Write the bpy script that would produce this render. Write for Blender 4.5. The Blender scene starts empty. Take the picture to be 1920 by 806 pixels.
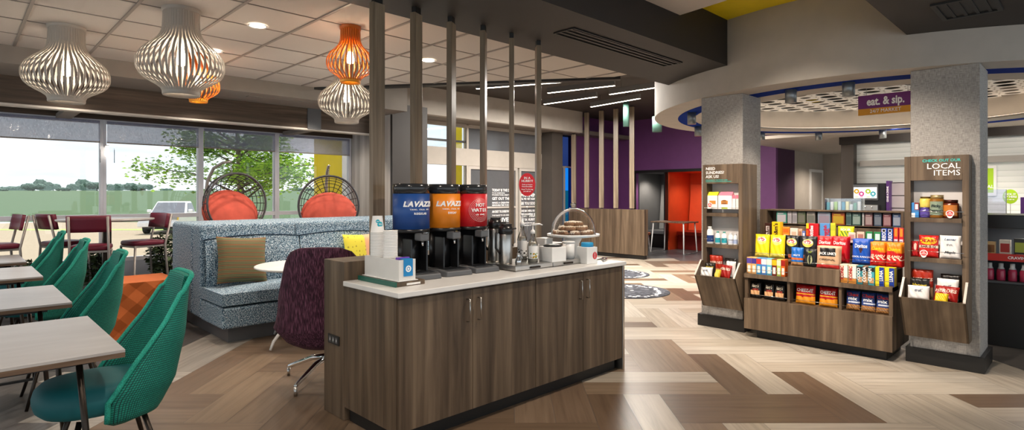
import bpy, bmesh, math, random
from math import sin, cos, pi, radians as R, sqrt, atan2
from mathutils import Vector, Matrix
random.seed(7)
S = bpy.context.scene
COL = S.collection
# ------------------------------------------------------------------ camera frame (room axes: X along the coffee counter, Y towards the windows)
F_PX, CX, HY, EYE = 1073.0, 960.0, 366.0, 1.45
ANG = R(45.63); CA, SA = cos(ANG), sin(ANG)
def dl(d, l): return (d*CA + l*SA, d*SA - l*CA)
def at(x, y, z):
    d = F_PX*(EYE-z)/(y-HY); return dl(d, (x-CX)/F_PX*d)
def onX(x, X):            # Y where the sight column x meets the plane X
    k = (x-CX)/F_PX; d = X/(CA+k*SA); return d*(SA-k*CA)
def onY(x, Y):
    k = (x-CX)/F_PX; d = Y/(SA-k*CA); return d*(CA+k*SA)
def depth(X, Y): return X*CA+Y*SA
def zat(y, X, Y): return EYE-(y-HY)*depth(X, Y)/F_PX

# ------------------------------------------------------------------ materials
def lin(c):
    if isinstance(c, str):
        c = c.lstrip('#'); c = [int(c[i:i+2], 16)/255 for i in (0, 2, 4)]
        return tuple((v/12.92 if v <= .04045 else ((v+.055)/1.055)**2.4) for v in c)
    return tuple(c)
MATS = {}
class NT:
    def __init__(s, name):
        s.m = bpy.data.materials.new(name); s.m.use_nodes = True
        s.t = s.m.node_tree; s.b = s.t.nodes['Principled BSDF']; s.out = s.t.nodes['Material Output']
    def n(s, typ, **kw):
        nd = s.t.nodes.new('ShaderNode'+typ)
        for k, v in kw.items():
            if k.startswith('_'): setattr(nd, k[1:], v)
            else:
                key = k.replace('__', ' ')
                nd.inputs[int(key[1:]) if key[0] == 'i' and key[1:].isdigit() else key].default_value = v
        return nd
    def l(s, a, b): s.t.links.new(a, b)
    def ramp(s, fac, stops, interp='LINEAR'):
        r = s.t.nodes.new('ShaderNodeValToRGB'); r.color_ramp.interpolation = interp
        e = r.color_ramp.elements
        while len(e) < len(stops): e.new(.5)
        for el, (p, c) in zip(e, stops):
            el.position = p; el.color = (*lin(c), 1)
        s.l(fac, r.inputs[0]); return r.outputs[0]
    def coords(s, kind='Object', scale=(1, 1, 1), rot=(0, 0, 0)):
        tc = s.n('TexCoord'); mp = s.n('Mapping'); mp.inputs['Scale'].default_value = scale
        mp.inputs['Rotation'].default_value = rot
        s.l(tc.outputs[kind], mp.inputs[0]); return mp.outputs[0]
    def mix(s, fac, a, b, mode='MIX'):
        m = s.t.nodes.new('ShaderNodeMix'); m.data_type = 'RGBA'; m.blend_type = mode
        for sock, v in ((m.inputs[0], fac), (m.inputs[6], a), (m.inputs[7], b)):
            if hasattr(v, 'links'): s.l(v, sock)
            elif isinstance(v, (int, float)): sock.default_value = v
            else: sock.default_value = (*lin(v), 1)
        return m.outputs[2]
    def bump(s, h, strength=.2, dist=.002):
        b = s.n('Bump', Strength=strength, Distance=dist); s.l(h, b.inputs['Height']); s.l(b.outputs[0], s.b.inputs['Normal'])
def mat(name, col, rough=.5, metal=0, spec=.5, emit=0, ecol=None, coat=0, var=.04):
    if name in MATS: return MATS[name]
    t = NT(name); b = t.b
    b.inputs['Roughness'].default_value = rough; b.inputs['Metallic'].default_value = metal
    b.inputs['Specular IOR Level'].default_value = spec
    c = lin(col)
    if var:                                   # slight procedural unevenness of the surface colour
        nz = t.n('TexNoise', Scale=6.0, Detail=3.0); t.l(t.coords(), nz.inputs[0])
        a = tuple(max(0, v*(1-var)) for v in c); d = tuple(min(1, v*(1+var)) for v in c)
        t.l(t.ramp(nz.outputs[0], [(.3, a), (.7, d)]), b.inputs['Base Color'])
    else: b.inputs['Base Color'].default_value = (*c, 1)
    if emit:
        b.inputs['Emission Color'].default_value = (*lin(ecol or col), 1); b.inputs['Emission Strength'].default_value = emit
    if coat: b.inputs['Coat Weight'].default_value = coat
    MATS[name] = t.m; return t.m
def wood(name, dark, mid, light, grain=(28, 28, 1.2), rough=.45, band=9.0):
    t = NT(name); v = t.coords('Object', grain)
    n1 = t.n('TexNoise', Scale=1.0, Detail=5.0, Roughness=.6, Distortion=.4); t.l(v, n1.inputs[0])
    v2 = t.coords('Object', (band, band, .12) if grain[2] < grain[0] else ((.12, band, band) if grain[0] < grain[1] else (band, .12, band)))
    n2 = t.n('TexNoise', Scale=1.0, Detail=1.0); t.l(v2, n2.inputs[0])
    c1 = t.ramp(n1.outputs[0], [(.28, dark), (.5, mid), (.74, light)])
    c2 = t.ramp(n2.outputs[0], [(.35, (.62, .6, .58)), (.65, (1, 1, 1))])
    t.l(t.mix(.75, c1, c2, 'MULTIPLY'), t.b.inputs['Base Color'])
    t.b.inputs['Roughness'].default_value = rough; t.b.inputs['Specular IOR Level'].default_value = .35
    t.bump(n1.outputs[0], .08); MATS[name] = t.m; return t.m
def glass(name, tint=(1, 1, 1), trans=.92, rough=.02, ior=1.45):
    if name in MATS: return MATS[name]
    t = NT(name); tr = t.n('BsdfTransparent'); tr.inputs[0].default_value = (*lin(tint), 1)
    gl = t.n('BsdfGlossy', Roughness=rough); gl.inputs[0].default_value = (.95, .97, 1, 1)
    fr = t.n('Fresnel', IOR=ior); mth = t.n('Math', _operation='MAXIMUM'); mth.inputs[1].default_value = 1-trans
    t.l(fr.outputs[0], mth.inputs[0]); mx = t.n('MixShader')
    t.l(mth.outputs[0], mx.inputs[0]); t.l(tr.outputs[0], mx.inputs[1]); t.l(gl.outputs[0], mx.inputs[2])
    t.l(mx.outputs[0], t.out.inputs[0]); MATS[name] = t.m; return t.m

# ------------------------------------------------------------------ mesh builder
class MB:
    def __init__(s): s.v = []; s.f = []; s.mi = []; s.uv = {}; s.M = Matrix.Identity(4); s.sm = []
    def add(s, vs, fs, mi=0, smooth=False, uvs=None):
        o = len(s.v); s.v += [tuple(s.M @ Vector(p)) for p in vs]
        for k, f in enumerate(fs):
            if uvs: s.uv[len(s.f)] = [uvs[i] for i in f]
            s.f.append([i+o for i in f]); s.mi.append(mi[k] if isinstance(mi, list) else mi); s.sm.append(smooth)
        return s
    def box(s, x0, x1, y0, y1, z0, z1, mi=0):
        return s.add([(x0,y0,z0),(x1,y0,z0),(x1,y1,z0),(x0,y1,z0),(x0,y0,z1),(x1,y0,z1),(x1,y1,z1),(x0,y1,z1)],
            [(0,3,2,1),(4,5,6,7),(0,1,5,4),(1,2,6,5),(2,3,7,6),(3,0,4,7)], mi)
    def taper(s, b0, b1, z0, z1, mi=0):       # box whose top rectangle differs: b = (x0,x1,y0,y1)
        a, c = b0, b1
        return s.add([(a[0],a[2],z0),(a[1],a[2],z0),(a[1],a[3],z0),(a[0],a[3],z0),(c[0],c[2],z1),(c[1],c[2],z1),(c[1],c[3],z1),(c[0],c[3],z1)],
            [(0,3,2,1),(4,5,6,7),(0,1,5,4),(1,2,6,5),(2,3,7,6),(3,0,4,7)], mi)
    def prism(s, pts, z0, z1, mi=0, axis='z'):
        n = len(pts)
        def P(p, z): return {'z': (p[0], p[1], z), 'y': (p[0], z, p[1]), 'x': (z, p[0], p[1])}[axis]
        return s.add([P(p, z0) for p in pts]+[P(p, z1) for p in pts],
            [tuple(range(n))[::-1], tuple(range(n, 2*n))]+[(i, (i+1) % n, n+(i+1) % n, n+i) for i in range(n)], mi)
    def lathe(s, prof, n=24, c=(0, 0), mi=0, smooth=True, capb=True, capt=True, a0=0, a1=2*pi):
        full = abs(a1-a0-2*pi) < 1e-6; m = n if full else n+1
        vs = [(c[0]+r*cos(a0+(a1-a0)*j/n), c[1]+r*sin(a0+(a1-a0)*j/n), z) for r, z in prof for j in range(m)]
        fs = []
        for i in range(len(prof)-1):
            for j in range(n):
                k = (j+1) % m; fs.append((i*m+j, i*m+k, (i+1)*m+k, (i+1)*m+j))
        if full:
            if capb and prof[0][0] > 1e-6: fs.append(tuple(range(m))[::-1])
            if capt and prof[-1][0] > 1e-6: fs.append(tuple(range((len(prof)-1)*m, len(prof)*m)))
        return s.add(vs, fs, mi, smooth)
    def cyl(s, x, y, z0, z1, r, n=20, mi=0, r2=None): return s.lathe([(r, z0), (r if r2 is None else r2, z1)], n, (x, y), mi)
    def tube(s, path, r, n=8, mi=0, closed=False):
        P = [Vector(p) for p in path]; m = len(P); vs = []; fs = []
        rr = r if isinstance(r, (list, tuple)) else [r]*m
        up = None
        for i in range(m):
            a = P[(i-1) % m] if (closed or i > 0) else P[i]; b = P[(i+1) % m] if (closed or i < m-1) else P[i]
            t = (b-a).normalized()
            if up is None:
                up = Vector((0, 0, 1)) if abs(t.z) < .9 else Vector((1, 0, 0))
            x = t.cross(up).normalized(); y = x.cross(t).normalized(); up = y
            vs += [tuple(P[i]+x*rr[i]*cos(2*pi*j/n)+y*rr[i]*sin(2*pi*j/n)) for j in range(n)]
        for i in range(m if closed else m-1):
            k = (i+1) % m
            fs += [(i*n+j, i*n+(j+1) % n, k*n+(j+1) % n, k*n+j) for j in range(n)]
        if not closed: fs += [tuple(range(n))[::-1], tuple(range((m-1)*n, m*n))]
        return s.add(vs, fs, mi, True)
    def grid(s, fn, nu, nv, mi=0, smooth=True, cu=False, uv=None):   # fn(u,v)->(x,y,z); mi may be a function of (u,v)
        m = nu if cu else nu+1
        vs = [fn(i/nu, j/nv) for j in range(nv+1) for i in range(m)]; fs = []; mm = []
        for j in range(nv):
            for i in range(nu):
                k = (i+1) % m; fs.append((j*m+i, j*m+k, (j+1)*m+k, (j+1)*m+i))
                mm.append(mi((i+.5)/nu, (j+.5)/nv) if callable(mi) else mi)
        uvs = [uv(i/nu, j/nv) for j in range(nv+1) for i in range(m)] if uv else None
        return s.add(vs, fs, mm, smooth, uvs)
    def ball(s, c, r, n=16, mi=0, sc=(1, 1, 1)):
        k = n//2
        return s.grid(lambda u, v: (c[0]+r*sc[0]*sin(pi*max(.002, min(.998, v)))*cos(2*pi*u), c[1]+r*sc[1]*sin(pi*max(.002, min(.998, v)))*sin(2*pi*u), c[2]-r*sc[2]*cos(pi*v)), n, k, mi, True, True)
    def pad(s, a, b, z0, z1, r, c=(0, 0), e=3.0, n=40, mi=0, dome=0.0):   # soft cushion with a superellipse outline
        def se(t, A, B):
            ct, st = cos(t), sin(t); q = 2/e
            return (math.copysign(abs(ct)**q, ct)*A, math.copysign(abs(st)**q, st)*B)
        prof = [(r, z0)]+[(r*(1-sin(t)), z0+r*(1-cos(t))) for t in (pi/6, pi/3, pi/2)]+[(r*(1-cos(t)), z1-r+r*sin(t)) for t in (0, pi/6, pi/3, pi/2)]
        rings = [(i, z) for i, z in prof]
        vs = []
        for ins, z in rings:
            for j in range(n):
                x, y = se(2*pi*j/n, a-ins, b-ins); vs.append((c[0]+x, c[1]+y, z))
        for k in (.66, .33):
            for j in range(n):
                x, y = se(2*pi*j/n, (a-r)*k, (b-r)*k); vs.append((c[0]+x, c[1]+y, z1+dome*(1-k*k)))
        m = len(rings)+2; vs.append((c[0], c[1], z1+dome)); fs = [tuple(range(n))[::-1]]
        for i in range(m-1): fs += [(i*n+j, i*n+(j+1) % n, (i+1)*n+(j+1) % n, (i+1)*n+j) for j in range(n)]
        fs += [((m-1)*n+j, (m-1)*n+(j+1) % n, m*n) for j in range(n)]
        return s.add(vs, fs, mi, True)
    def build(s, name, mats, parent=None, bevel=0, seg=2, loc=None, rot=None, solid=0, soff=-1, smooth_all=False):
        me = bpy.data.meshes.new(name); me.from_pydata(s.v, [], s.f); me.update()
        for m in (mats if isinstance(mats, (list, tuple)) else [mats]): me.materials.append(m)
        me.polygons.foreach_set('material_index', s.mi)
        me.polygons.foreach_set('use_smooth', [True]*len(s.f) if smooth_all else s.sm)
        if s.uv:
            ul = me.uv_layers.new(name='UVMap')
            for pi_, f in enumerate(me.polygons):
                if pi_ in s.uv:
                    for li, uvv in zip(f.loop_indices, s.uv[pi_]): ul.data[li].uv = uvv
        o = bpy.data.objects.new(name, me); COL.objects.link(o)
        if parent: o.parent = parent
        if loc: o.location = loc
        if rot: o.rotation_euler = rot
        if solid:
            md = o.modifiers.new('Solidify', 'SOLIDIFY'); md.thickness = solid; md.offset = soff
        if bevel:
            md = o.modifiers.new('Bevel', 'BEVEL'); md.width = bevel; md.segments = seg; md.limit_method = 'ANGLE'; md.angle_limit = R(35)
        return o
def tag(o, label, cat, group=None, kind=None):
    o['label'] = label; o['category'] = cat
    if group: o['group'] = group
    if kind: o['kind'] = kind
    return o
def thing(name, label, cat, loc=(0, 0, 0), rz=0, group=None):
    o = bpy.data.objects.new(name, None); COL.objects.link(o); o.empty_display_size = .1
    o.location = loc; o.rotation_euler = (0, 0, rz); return tag(o, label, cat, group)
def struct(o, label=None): 
    o['kind'] = 'structure'
    if label: o['label'] = label
    return o
KIDS = {}
def dup(o, loc, rz=None, label=None, group=None, parent=None):
    c = o.copy(); COL.objects.link(c)
    if parent: c.parent = parent
    else:
        c.location = loc
        if rz is not None: c.rotation_euler = (0, 0, rz)
        if label: c['label'] = label
        if group: c['group'] = group
    for ch in [x for x in ALLOBJ(o)]: dup(ch, None, parent=c)
    return c
def ALLOBJ(o): return list(o.children)
TCACHE = {}
def tverts(body, size, align='CENTER', bold=0, shear=0, line=1.0):
    k = (body, size, align, bold, shear, line)
    if k not in TCACHE:
        cu = bpy.data.curves.new('tmp', 'FONT'); cu.body = body; cu.size = size; cu.align_x = align; cu.align_y = 'CENTER'
        cu.offset = bold*size; cu.extrude = .0005; cu.shear = shear; cu.space_line = line; cu.resolution_u = 2
        o = bpy.data.objects.new('tmp', cu); me = bpy.data.meshes.new_from_object(o)
        TCACHE[k] = ([tuple(v.co) for v in me.vertices], [tuple(p.vertices) for p in me.polygons])
        bpy.data.objects.remove(o); bpy.data.meshes.remove(me); bpy.data.curves.remove(cu)
    return TCACHE[k]
def text(body, size, m, parent, loc, rot=(pi/2, 0, 0), align='CENTER', bold=.0, sx=1.0, name='lettering', shear=0, line=1.0):
    v, f = tverts(body, size, align, bold, shear, line)
    o = MB().add(v, f).build(name, m, parent, loc=loc, rot=rot); o.scale = (sx, 1, 1); return o
def B(name, parent, m, *boxes, bevel=0, **k):
    mb = MB()
    for b in boxes: mb.box(*b)
    return mb.build(name, m, parent, bevel, **k)
ORD = ['first', 'second', 'third', 'fourth', 'fifth', 'sixth', 'seventh', 'eighth', 'ninth', 'tenth', 'eleventh', 'twelfth', 'thirteenth',
       'fourteenth', 'fifteenth', 'sixteenth', 'seventeenth', 'eighteenth', 'nineteenth', 'twentieth', 'twenty-first', 'twenty-second', 'twenty-third', 'twenty-fourth', 'twenty-fifth', 'twenty-sixth', 'twenty-seventh', 'twenty-eighth', 'twenty-ninth']

# ------------------------------------------------------------------ palette
M_WOOD = wood('cabinet_wood', '#473a2e', '#695847', '#87745f', grain=(15, 15, .8), band=6.5)
M_WOODL = wood('fin_wood', '#6f604f', '#8e7d68', '#ab9a83', rough=.3)
M_BINW = wood('bin_wood', '#473a2e', '#695847', '#87745f', grain=(15, .8, .8))
M_WOODX = wood('tabletop_edge_wood', '#5a4636', '#7a6350', '#95806a', grain=(1.2, 28, 28))
M_BEAM = wood('beam_wood', '#3d3128', '#54463a', '#6b5b4c', grain=(1.0, 24, 24))
M_GREYWOOD = wood('grey_panel_wood', '#b9b4ae', '#cfcac4', '#dedad5')
M_BLACK = mat('black_trim', '#161412', .45)
M_SOFFIT = mat('charcoal_soffit', '#2b2623', .6)
M_DKCEIL = mat('dark_ceiling', '#3c3530', .75)
M_GREY = mat('warm_grey_paint', '#b5aea6', .7)
M_BULK = mat('bulkhead_paint', '#b5ada3', .65)
M_TAUPE = mat('taupe_paint', '#8d857d', .7)
M_WHITE = mat('white_plastic', '#f2f2f0', .35)
M_PAPER = mat('white_paper', '#f6f5f2', .7)
M_QUARTZ = mat('white_quartz', '#ecebe8', .25)
M_STEEL = mat('brushed_steel', '#c4c2be', .28, 1)
M_CHROME = mat('polished_metal', '#d8d8d8', .12, 1)
M_DKMET = mat('dark_bronze_metal', '#3a332d', .35, .8)
M_ALU = mat('window_aluminium', '#d3d5de', .45, 0)
M_BLKPL = mat('black_plastic', '#1c1c1e', .28)
M_DKPL = mat('dark_grey_plastic', '#5c5e61', .45)
M_YEL = mat('yellow_paint', '#e8cf10', .55)
M_PURP = mat('purple_paint', '#734078', .6)
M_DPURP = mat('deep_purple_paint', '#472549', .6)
M_ORANGEW = mat('orange_red_laminate', '#dd5228', .45)
M_BLUE = mat('royal_blue_paint', '#0b2f86', .9, spec=.1)
M_LETW = mat('white_lettering', '#ffffff', .6, var=0)
M_GLASS = glass('clear_glass', trans=.97)
M_LIGHT = mat('lamp_glow', '#fff4e0', .5, emit=9, ecol='#fff1dc', var=0)
# ================================================================== SETTING
# ---- floor: double herringbone vinyl planks (camera-facing at 45 degrees to the room), carpet planks towards the windows
W = .264; BK = 2*W; L0, D0 = 1.6, 4.70
rnd = random.Random(11)
LIGHTS_ = ['#b8ae9f', '#bfb6a8', '#b1a696', '#c3bbae']; BROWNS = ['#6f5c4c', '#786352', '#665343']; MIDS = ['#84705d', '#7a6654', '#8c7863', '#725f4d']
OVR = {('V',0,-1,0):'b', ('V',0,-1,1):'l', ('V',1,0,0):'b', ('V',1,0,1):'l', ('H',-2,0,0):'l', ('H',-2,0,1):'m', ('H',-1,1,0):'b', ('H',-1,1,1):'b',
       ('V',-1,-2,0):'m', ('V',-1,-2,1):'m', ('H',-3,-1,0):'m', ('H',-3,-1,1):'m', ('H',3,1,0):'b', ('H',3,1,1):'l', ('H',4,2,0):'b', ('H',4,2,1):'l', ('H',0,2,0):'l', ('H',0,2,1):'m',
       ('V',2,1,0):'l', ('V',2,1,1):'l', ('V',-2,-3,0):'l', ('V',-2,-3,1):'l', ('V',-2,1,0):'b', ('V',-2,1,1):'l', ('H',-2,-4,1):'b', ('H',-1,-3,0):'l'}
fl_v, fl_f, fl_c, fl_uv = [], [], [], []
def plank(l0, l1, d0, d1, col, horiz):
    g = .0012; o = len(fl_v)
    for (l, d) in ((l0+g, d0+g), (l1-g, d0+g), (l1-g, d1-g), (l0+g, d1-g)):
        x, y = dl(d, l); fl_v.append((x, y, 0))
    fl_f.append((o, o+3, o+2, o+1) if False else (o, o+1, o+2, o+3)); fl_c.append(lin(col))
    q = rnd.random()*50; p = rnd.random()*50
    uv = [(l0, d0), (l1, d0), (l1, d1), (l0, d1)]
    fl_uv.append([(a+q, b+p) if horiz else (b+q, a+p) for a, b in uv])
def floorcol(kind, bx, by, h, l, d):
    k = OVR.get((kind, bx, by, h))
    if k: return {'b': '#705c4a', 'l': '#bab0a1', 'm': '#8f7b66'}[k]
    if l < .55 + .12*(d-3.0) or (d < 4.2 and l < 1.3): return rnd.choice(MIDS)
    r = rnd.random()
    if d > 8.3 and l < 4.5: return rnd.choice(LIGHTS_ if r < .55 else BROWNS+MIDS)
    return rnd.choice(LIGHTS_) if r < .95 or d < 8 else rnd.choice(BROWNS)
for by in range(-24, 12):
    for bx in range(-30, 16):
        t = (bx-by) % 4
        l0 = L0+bx*BK; d1 = D0-by*BK
        if t == 0:      # V block, top = this cell and the one above (by-1)
            la, lb, da, db, kind = l0, l0+BK, d1-BK, d1+BK, 'V'; key = (bx, by-1)
        elif t == 2:    # H block starts here, two cells to the right
            la, lb, da, db, kind = l0, l0+2*BK, d1-BK, d1, 'H'; key = (bx, by)
        else: continue
        for h in range(2):
            if kind == 'V': p = (la+h*W, la+h*W+W, da, db)
            else: p = (la, lb, db-h*W-W, db-h*W)
            lm, dm = (p[0]+p[1])/2, (p[2]+p[3])/2; xm, ym = dl(dm, lm)
            if not (-3.5 < xm < 16.2 and -3.5 < ym < 9.6): continue
            if xm > 11.6 and ym > 4: c = rnd.choice(['#5d5f62', '#6a6c6f', '#565a5e'])
            elif xm > 6.55 and ym < 2.75: c = rnd.choice(['#66625e', '#5c5854'])
            else: c = None
            if c is None and lm < -2.624:
                r = rnd.random()
                c = rnd.choice(['#6e6a68', '#7a7674', '#625f5e', '#5a5756']) if (lm < -3.2 or r < .35) else rnd.choice(['#a09a92', '#b4aea6'])
            if c is None: c = floorcol(kind, key[0], key[1], h, lm, dm)
            # cut H planks at the carpet edge
            LB = -2.624
            if kind == 'H' and p[0] < LB-.01 and p[1] > LB+.01:
                cw_ = floorcol(kind, key[0], key[1], h, 0, dm) if lm < LB else c
                cc_ = c if lm < LB else rnd.choice(['#6e6a68', '#7a7674', '#a09a92', '#b4aea6'])
                plank(p[0], LB, p[2], p[3], cc_, True); plank(LB, p[1], p[2], p[3], cw_ if lm < LB else c, True)
            else: plank(p[0], p[1], p[2], p[3], c, kind == 'H')
me = bpy.data.meshes.new('floor'); me.from_pydata(fl_v, [], fl_f); me.update()
ca = me.color_attributes.new('PlankTone', 'FLOAT_COLOR', 'CORNER'); ul = me.uv_layers.new(name='UVMap')
for p in me.polygons:
    for k, li in enumerate(p.loop_indices): ca.data[li].color = (*fl_c[p.index], 1); ul.data[li].uv = fl_uv[p.index][k]
t = NT('floor_planks'); at_ = t.n('Attribute', _attribute_name='PlankTone')
v = t.coords('UV', (1.3, 22, 1)); n1 = t.n('TexNoise', Scale=1.0, Detail=5.0, Roughness=.62, Distortion=.6); t.l(v, n1.inputs[0])
g = t.ramp(n1.outputs[0], [(.25, (.55, .52, .5)), (.5, (.88, .87, .86)), (.75, (1.1, 1.1, 1.1))])
t.l(t.mix(.85, at_.outputs[0], g, 'MULTIPLY'), t.b.inputs['Base Color'])
t.b.inputs['Roughness'].default_value = .33; t.b.inputs['Specular IOR Level'].default_value = .4; t.bump(n1.outputs[0], .05)
me.materials.append(t.m); fo = bpy.data.objects.new('floor', me); COL.objects.link(fo); struct(fo)
struct(B('floor_slab', None, M_DKPL, (-4, 16.5, -4, 9.85, -.8, -.002)))

# ---- window wall  (plane Y = 9.7)
YW = 9.7
WX = [-2.3, .26, 1.50, 2.74, 3.91, 5.28]
M_KNEE = mat('blue_grey_kneewall', '#aeb6c4', .6)
struct(B('wall_window', None, M_KNEE, (-4, 5.3, YW-.05, YW+.12, -.8, .52)))
M_SHADE = NT('mesh_roller_shade')
tr = M_SHADE.n('BsdfTransparent'); df = M_SHADE.n('BsdfDiffuse'); df.inputs[0].default_value = (*lin('#9a9eb6'), 1)
vv = M_SHADE.coords('Object', (160, 160, 30)); nz = M_SHADE.n('TexNoise', Scale=1.0, Detail=2.0); M_SHADE.l(vv, nz.inputs[0])
mp = M_SHADE.n('MapRange'); mp.inputs[1].default_value = .3; mp.inputs[2].default_value = .7; mp.inputs[3].default_value = .46; mp.inputs[4].default_value = .64
M_SHADE.l(nz.outputs[0], mp.inputs[0]); mx = M_SHADE.n('MixShader')
M_SHADE.l(mp.outputs[0], mx.inputs[0]); M_SHADE.l(tr.outputs[0], mx.inputs[1]); M_SHADE.l(df.outputs[0], mx.inputs[2]); M_SHADE.l(mx.outputs[0], M_SHADE.out.inputs[0])
for i in range(5):
    x0, x1 = WX[i], WX[i+1]; w = bpy.data.objects.new('window_%d' % (i+1), None); COL.objects.link(w); w.location = (x0, YW, .52); struct(w)
    q = x1-x0
    B('window_frame', w, M_ALU, (.0006, .036, -.05, .06, 0, 1.98), (q-.036, q-.0006, -.05, .06, 0, 1.98), (.036, q-.036, -.045, .055, 0, .05), (.036, q-.036, -.045, .055, .60, .66), (.036, q-.036, -.045, .055, 1.93, 1.98))
    B('pane', w, M_GLASS, (.03, q-.03, .0, .006, .05, 1.94))
    sh = B('roller_shade', None, M_SHADE.m, (x0+.04, x1-.04, YW-.062, YW-.06, 2.19, 2.48))
    tag(sh, 'grey mesh roller shade pulled partly down over the %s window pane' % ['out-of-frame left', 'leftmost', 'second', 'third', 'rightmost'][i], 'roller shade', 'roller shades in the dining windows')
    B('hem_bar', sh, M_TAUPE, (x0+.04, x1-.04, YW-.068, YW-.055, 2.175, 2.192))
# header above the window, wood beam in front of it, dropped soffit
struct(B('wall_header', None, M_BEAM, (-4, 5.3, YW-.06, YW+.2, 2.5, 4.0)))
struct(B('trim_1', None, M_BEAM, (-4, 5.3, 8.66, 8.80, 2.50, 2.82)))
struct(B('trim_2', None, mat('pale_trim', '#cfc8bf', .5), (-4, 5.3, 8.655, 8.81, 2.475, 2.50)))
tb = MB()
for x in (.98, 4.0): tb.box(x, x+.16, 8.8, 9.65, 2.475, 2.53)
struct(tb.build('trim_3', M_TAUPE))
struct(B('trim_4', None, M_DKPL, (3.98, 4.2, 8.64, 8.66, 2.49, 2.82)))
struct(B('ceiling_window_soffit', None, M_TAUPE, (-4, 5.3, 7.86, 9.62, 2.815, 3.9)))
vb = MB().box(2.9, 4.7, 8.1, 8.22, 2.808, 2.816)
struct(vb.build('trim_5', M_TAUPE))
# ---- dining tile ceiling z=3.0 with its T-bar grid, cut off along a slanted dark edge
TC = [(-4, 3.7), (6.2, 3.7), (6.2, 4.42), (3.7, 7.87), (-4, 7.87)]
M_TILE = NT('acoustic_tile'); nz = M_TILE.n('TexNoise', Scale=260.0, Detail=2.0); M_TILE.l(M_TILE.coords(), nz.inputs[0])
M_TILE.l(M_TILE.ramp(nz.outputs[0], [(.3, '#bdb3aa'), (.7, '#d3cac1')]), M_TILE.b.inputs['Base Color']); M_TILE.b.inputs['Roughness'].default_value = .9; M_TILE.bump(nz.outputs[0], .1)
struct(MB().prism(TC, 3.0, 3.9).build('ceiling', M_TILE.m))
gb = MB()
def xmax(y): return 6.2 if y < 4.42 else 6.2+(y-4.42)*(3.7-6.2)/(7.87-4.42)
y = 3.71+.47
while y < 7.8: gb.box(-4, xmax(y)-.02, y-.006, y+.006, 2.994, 3.0); y += .615
x = .459-.613*6
while x < 6.1:
    ym = 7.86 if x < 3.7 else 4.42+(6.2-x)/2.5*3.45
    gb.box(x-.012, x+.012, 3.72, ym-.02, 2.990, 3.0); x += .613
struct(gb.build('trim_6', mat('grid_bar', '#8f857d', .5)))
eb = MB(); a, b = Vector((6.25, 4.36)), Vector((3.62, 7.99)); dr = (b-a).normalized(); nn = Vector((dr.y, -dr.x))
if nn.x < 0: nn = -nn
pp = [a, b, b+nn*.12, a+nn*.12]
struct(MB().prism([(p.x, p.y) for p in pp], 2.97, 3.12).build('trim_7', M_BLACK))
# ---- charcoal soffit over the counter and its twin towards the right
struct(B('ceiling_soffit', None, M_SOFFIT, (-4, 6.4, 2.73, 3.73, 2.82, 4.0)))
struct(B('ceiling_soffit_right', None, M_SOFFIT, (2.2, 7.3, -2.5, 1.137, 2.82, 4.0)))
vt = thing('linear_diffuser', 'black linear slot air diffuser set in the charcoal soffit above the counter', 'vent', (3.62, 2.98, 2.82))
B('frame', vt, M_BLACK, (0, 1.75, 0, .012, -.012, .0), (0, 1.75, .21, .222, -.012, 0), (0, .012, .012, .21, -.012, 0), (1.738, 1.75, .012, .21, -.012, 0), bevel=.001)
for k in range(3): B('slat', vt, M_BLACK, (.012, 1.738, .03+.06*k, .05+.06*k, -.010, -.002))
vt2 = thing('ceiling_vent', 'square black air vent in the dark soffit at the upper right', 'vent', (5.02, .48, 2.82))
B('frame', vt2, M_BLACK, (0, .5, 0, .03, -.015, 0), (0, .5, .33, .36, -.015, 0), (0, .03, .03, .33, -.015, 0), (.47, .5, .03, .33, -.015, 0))
B('backing', vt2, M_BLACK, (.03, .47, .03, .33, -.004, 0))
for k in range(4): B('slat', vt2, M_BLACK, (.03, .47, .06+.07*k, .08+.07*k, -.012, -.003))
# ---- raised tile cloud between the soffits and the yellow ceiling recess beyond it
CLD = [(-4, -2.6), (2.2, -2.6), (2.2, 1.137), (4.3, 1.137), (4.55, 1.75), (4.79, 2.25), (4.87, 2.73), (-4, 2.73)]
struct(MB().prism(CLD, 3.135, 3.2).build('ceiling_cloud', M_TILE.m))
gb = MB(); gb.box(4.0, 4.02, 1.137, 2.72, 3.128, 3.135); gb.box(3.4, 3.42, 1.137, 2.72, 3.128, 3.135); gb.box(-3.9, 4.6, 2.14, 2.16, 3.128, 3.135)
struct(gb.build('trim_8', mat('grid_bar', '#8f857d', .5)))
struct(B('ceiling_yellow', None, M_YEL, (2.3, 8.0, 1.1, 2.78, 3.30, 3.5)))
# ---- entry: dark upper ceiling, fascia, storefront (Y = 9.7)
struct(B('ceiling_entry', None, M_DKCEIL, (3.0, 13.6, 3.7, 9.9, 3.52, 3.9)))
struct(B('wall_fascia', None, M_BULK, (5.2, 11.2, 8.94, 9.10, 3.0, 3.52)))
struct(B('ceiling_entry_soffit', None, mat('taupe_soffit', '#7d746c', .7), (5.2, 14, 9.1, 9.9, 3.0, 3.1)))
struct(B('wall_panel', None, M_GREYWOOD, (5.30, 5.36, 8.36, 9.75, 0, 3.0)))
struct(B('wall_dark_column', None, mat('deep_umber_paint', '#312c29', .6), (5.30, 6.02, 8.30, 8.36, 0, 3.0), (5.36, 6.02, 8.36, 9.75, 0, 3.0)))
struct(B('wall_entry_column', None, mat('dark_umber_paint', '#4a443f', .6), (10.47, 10.86, 9.3, 9.75, 0, 3.0)))
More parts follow.
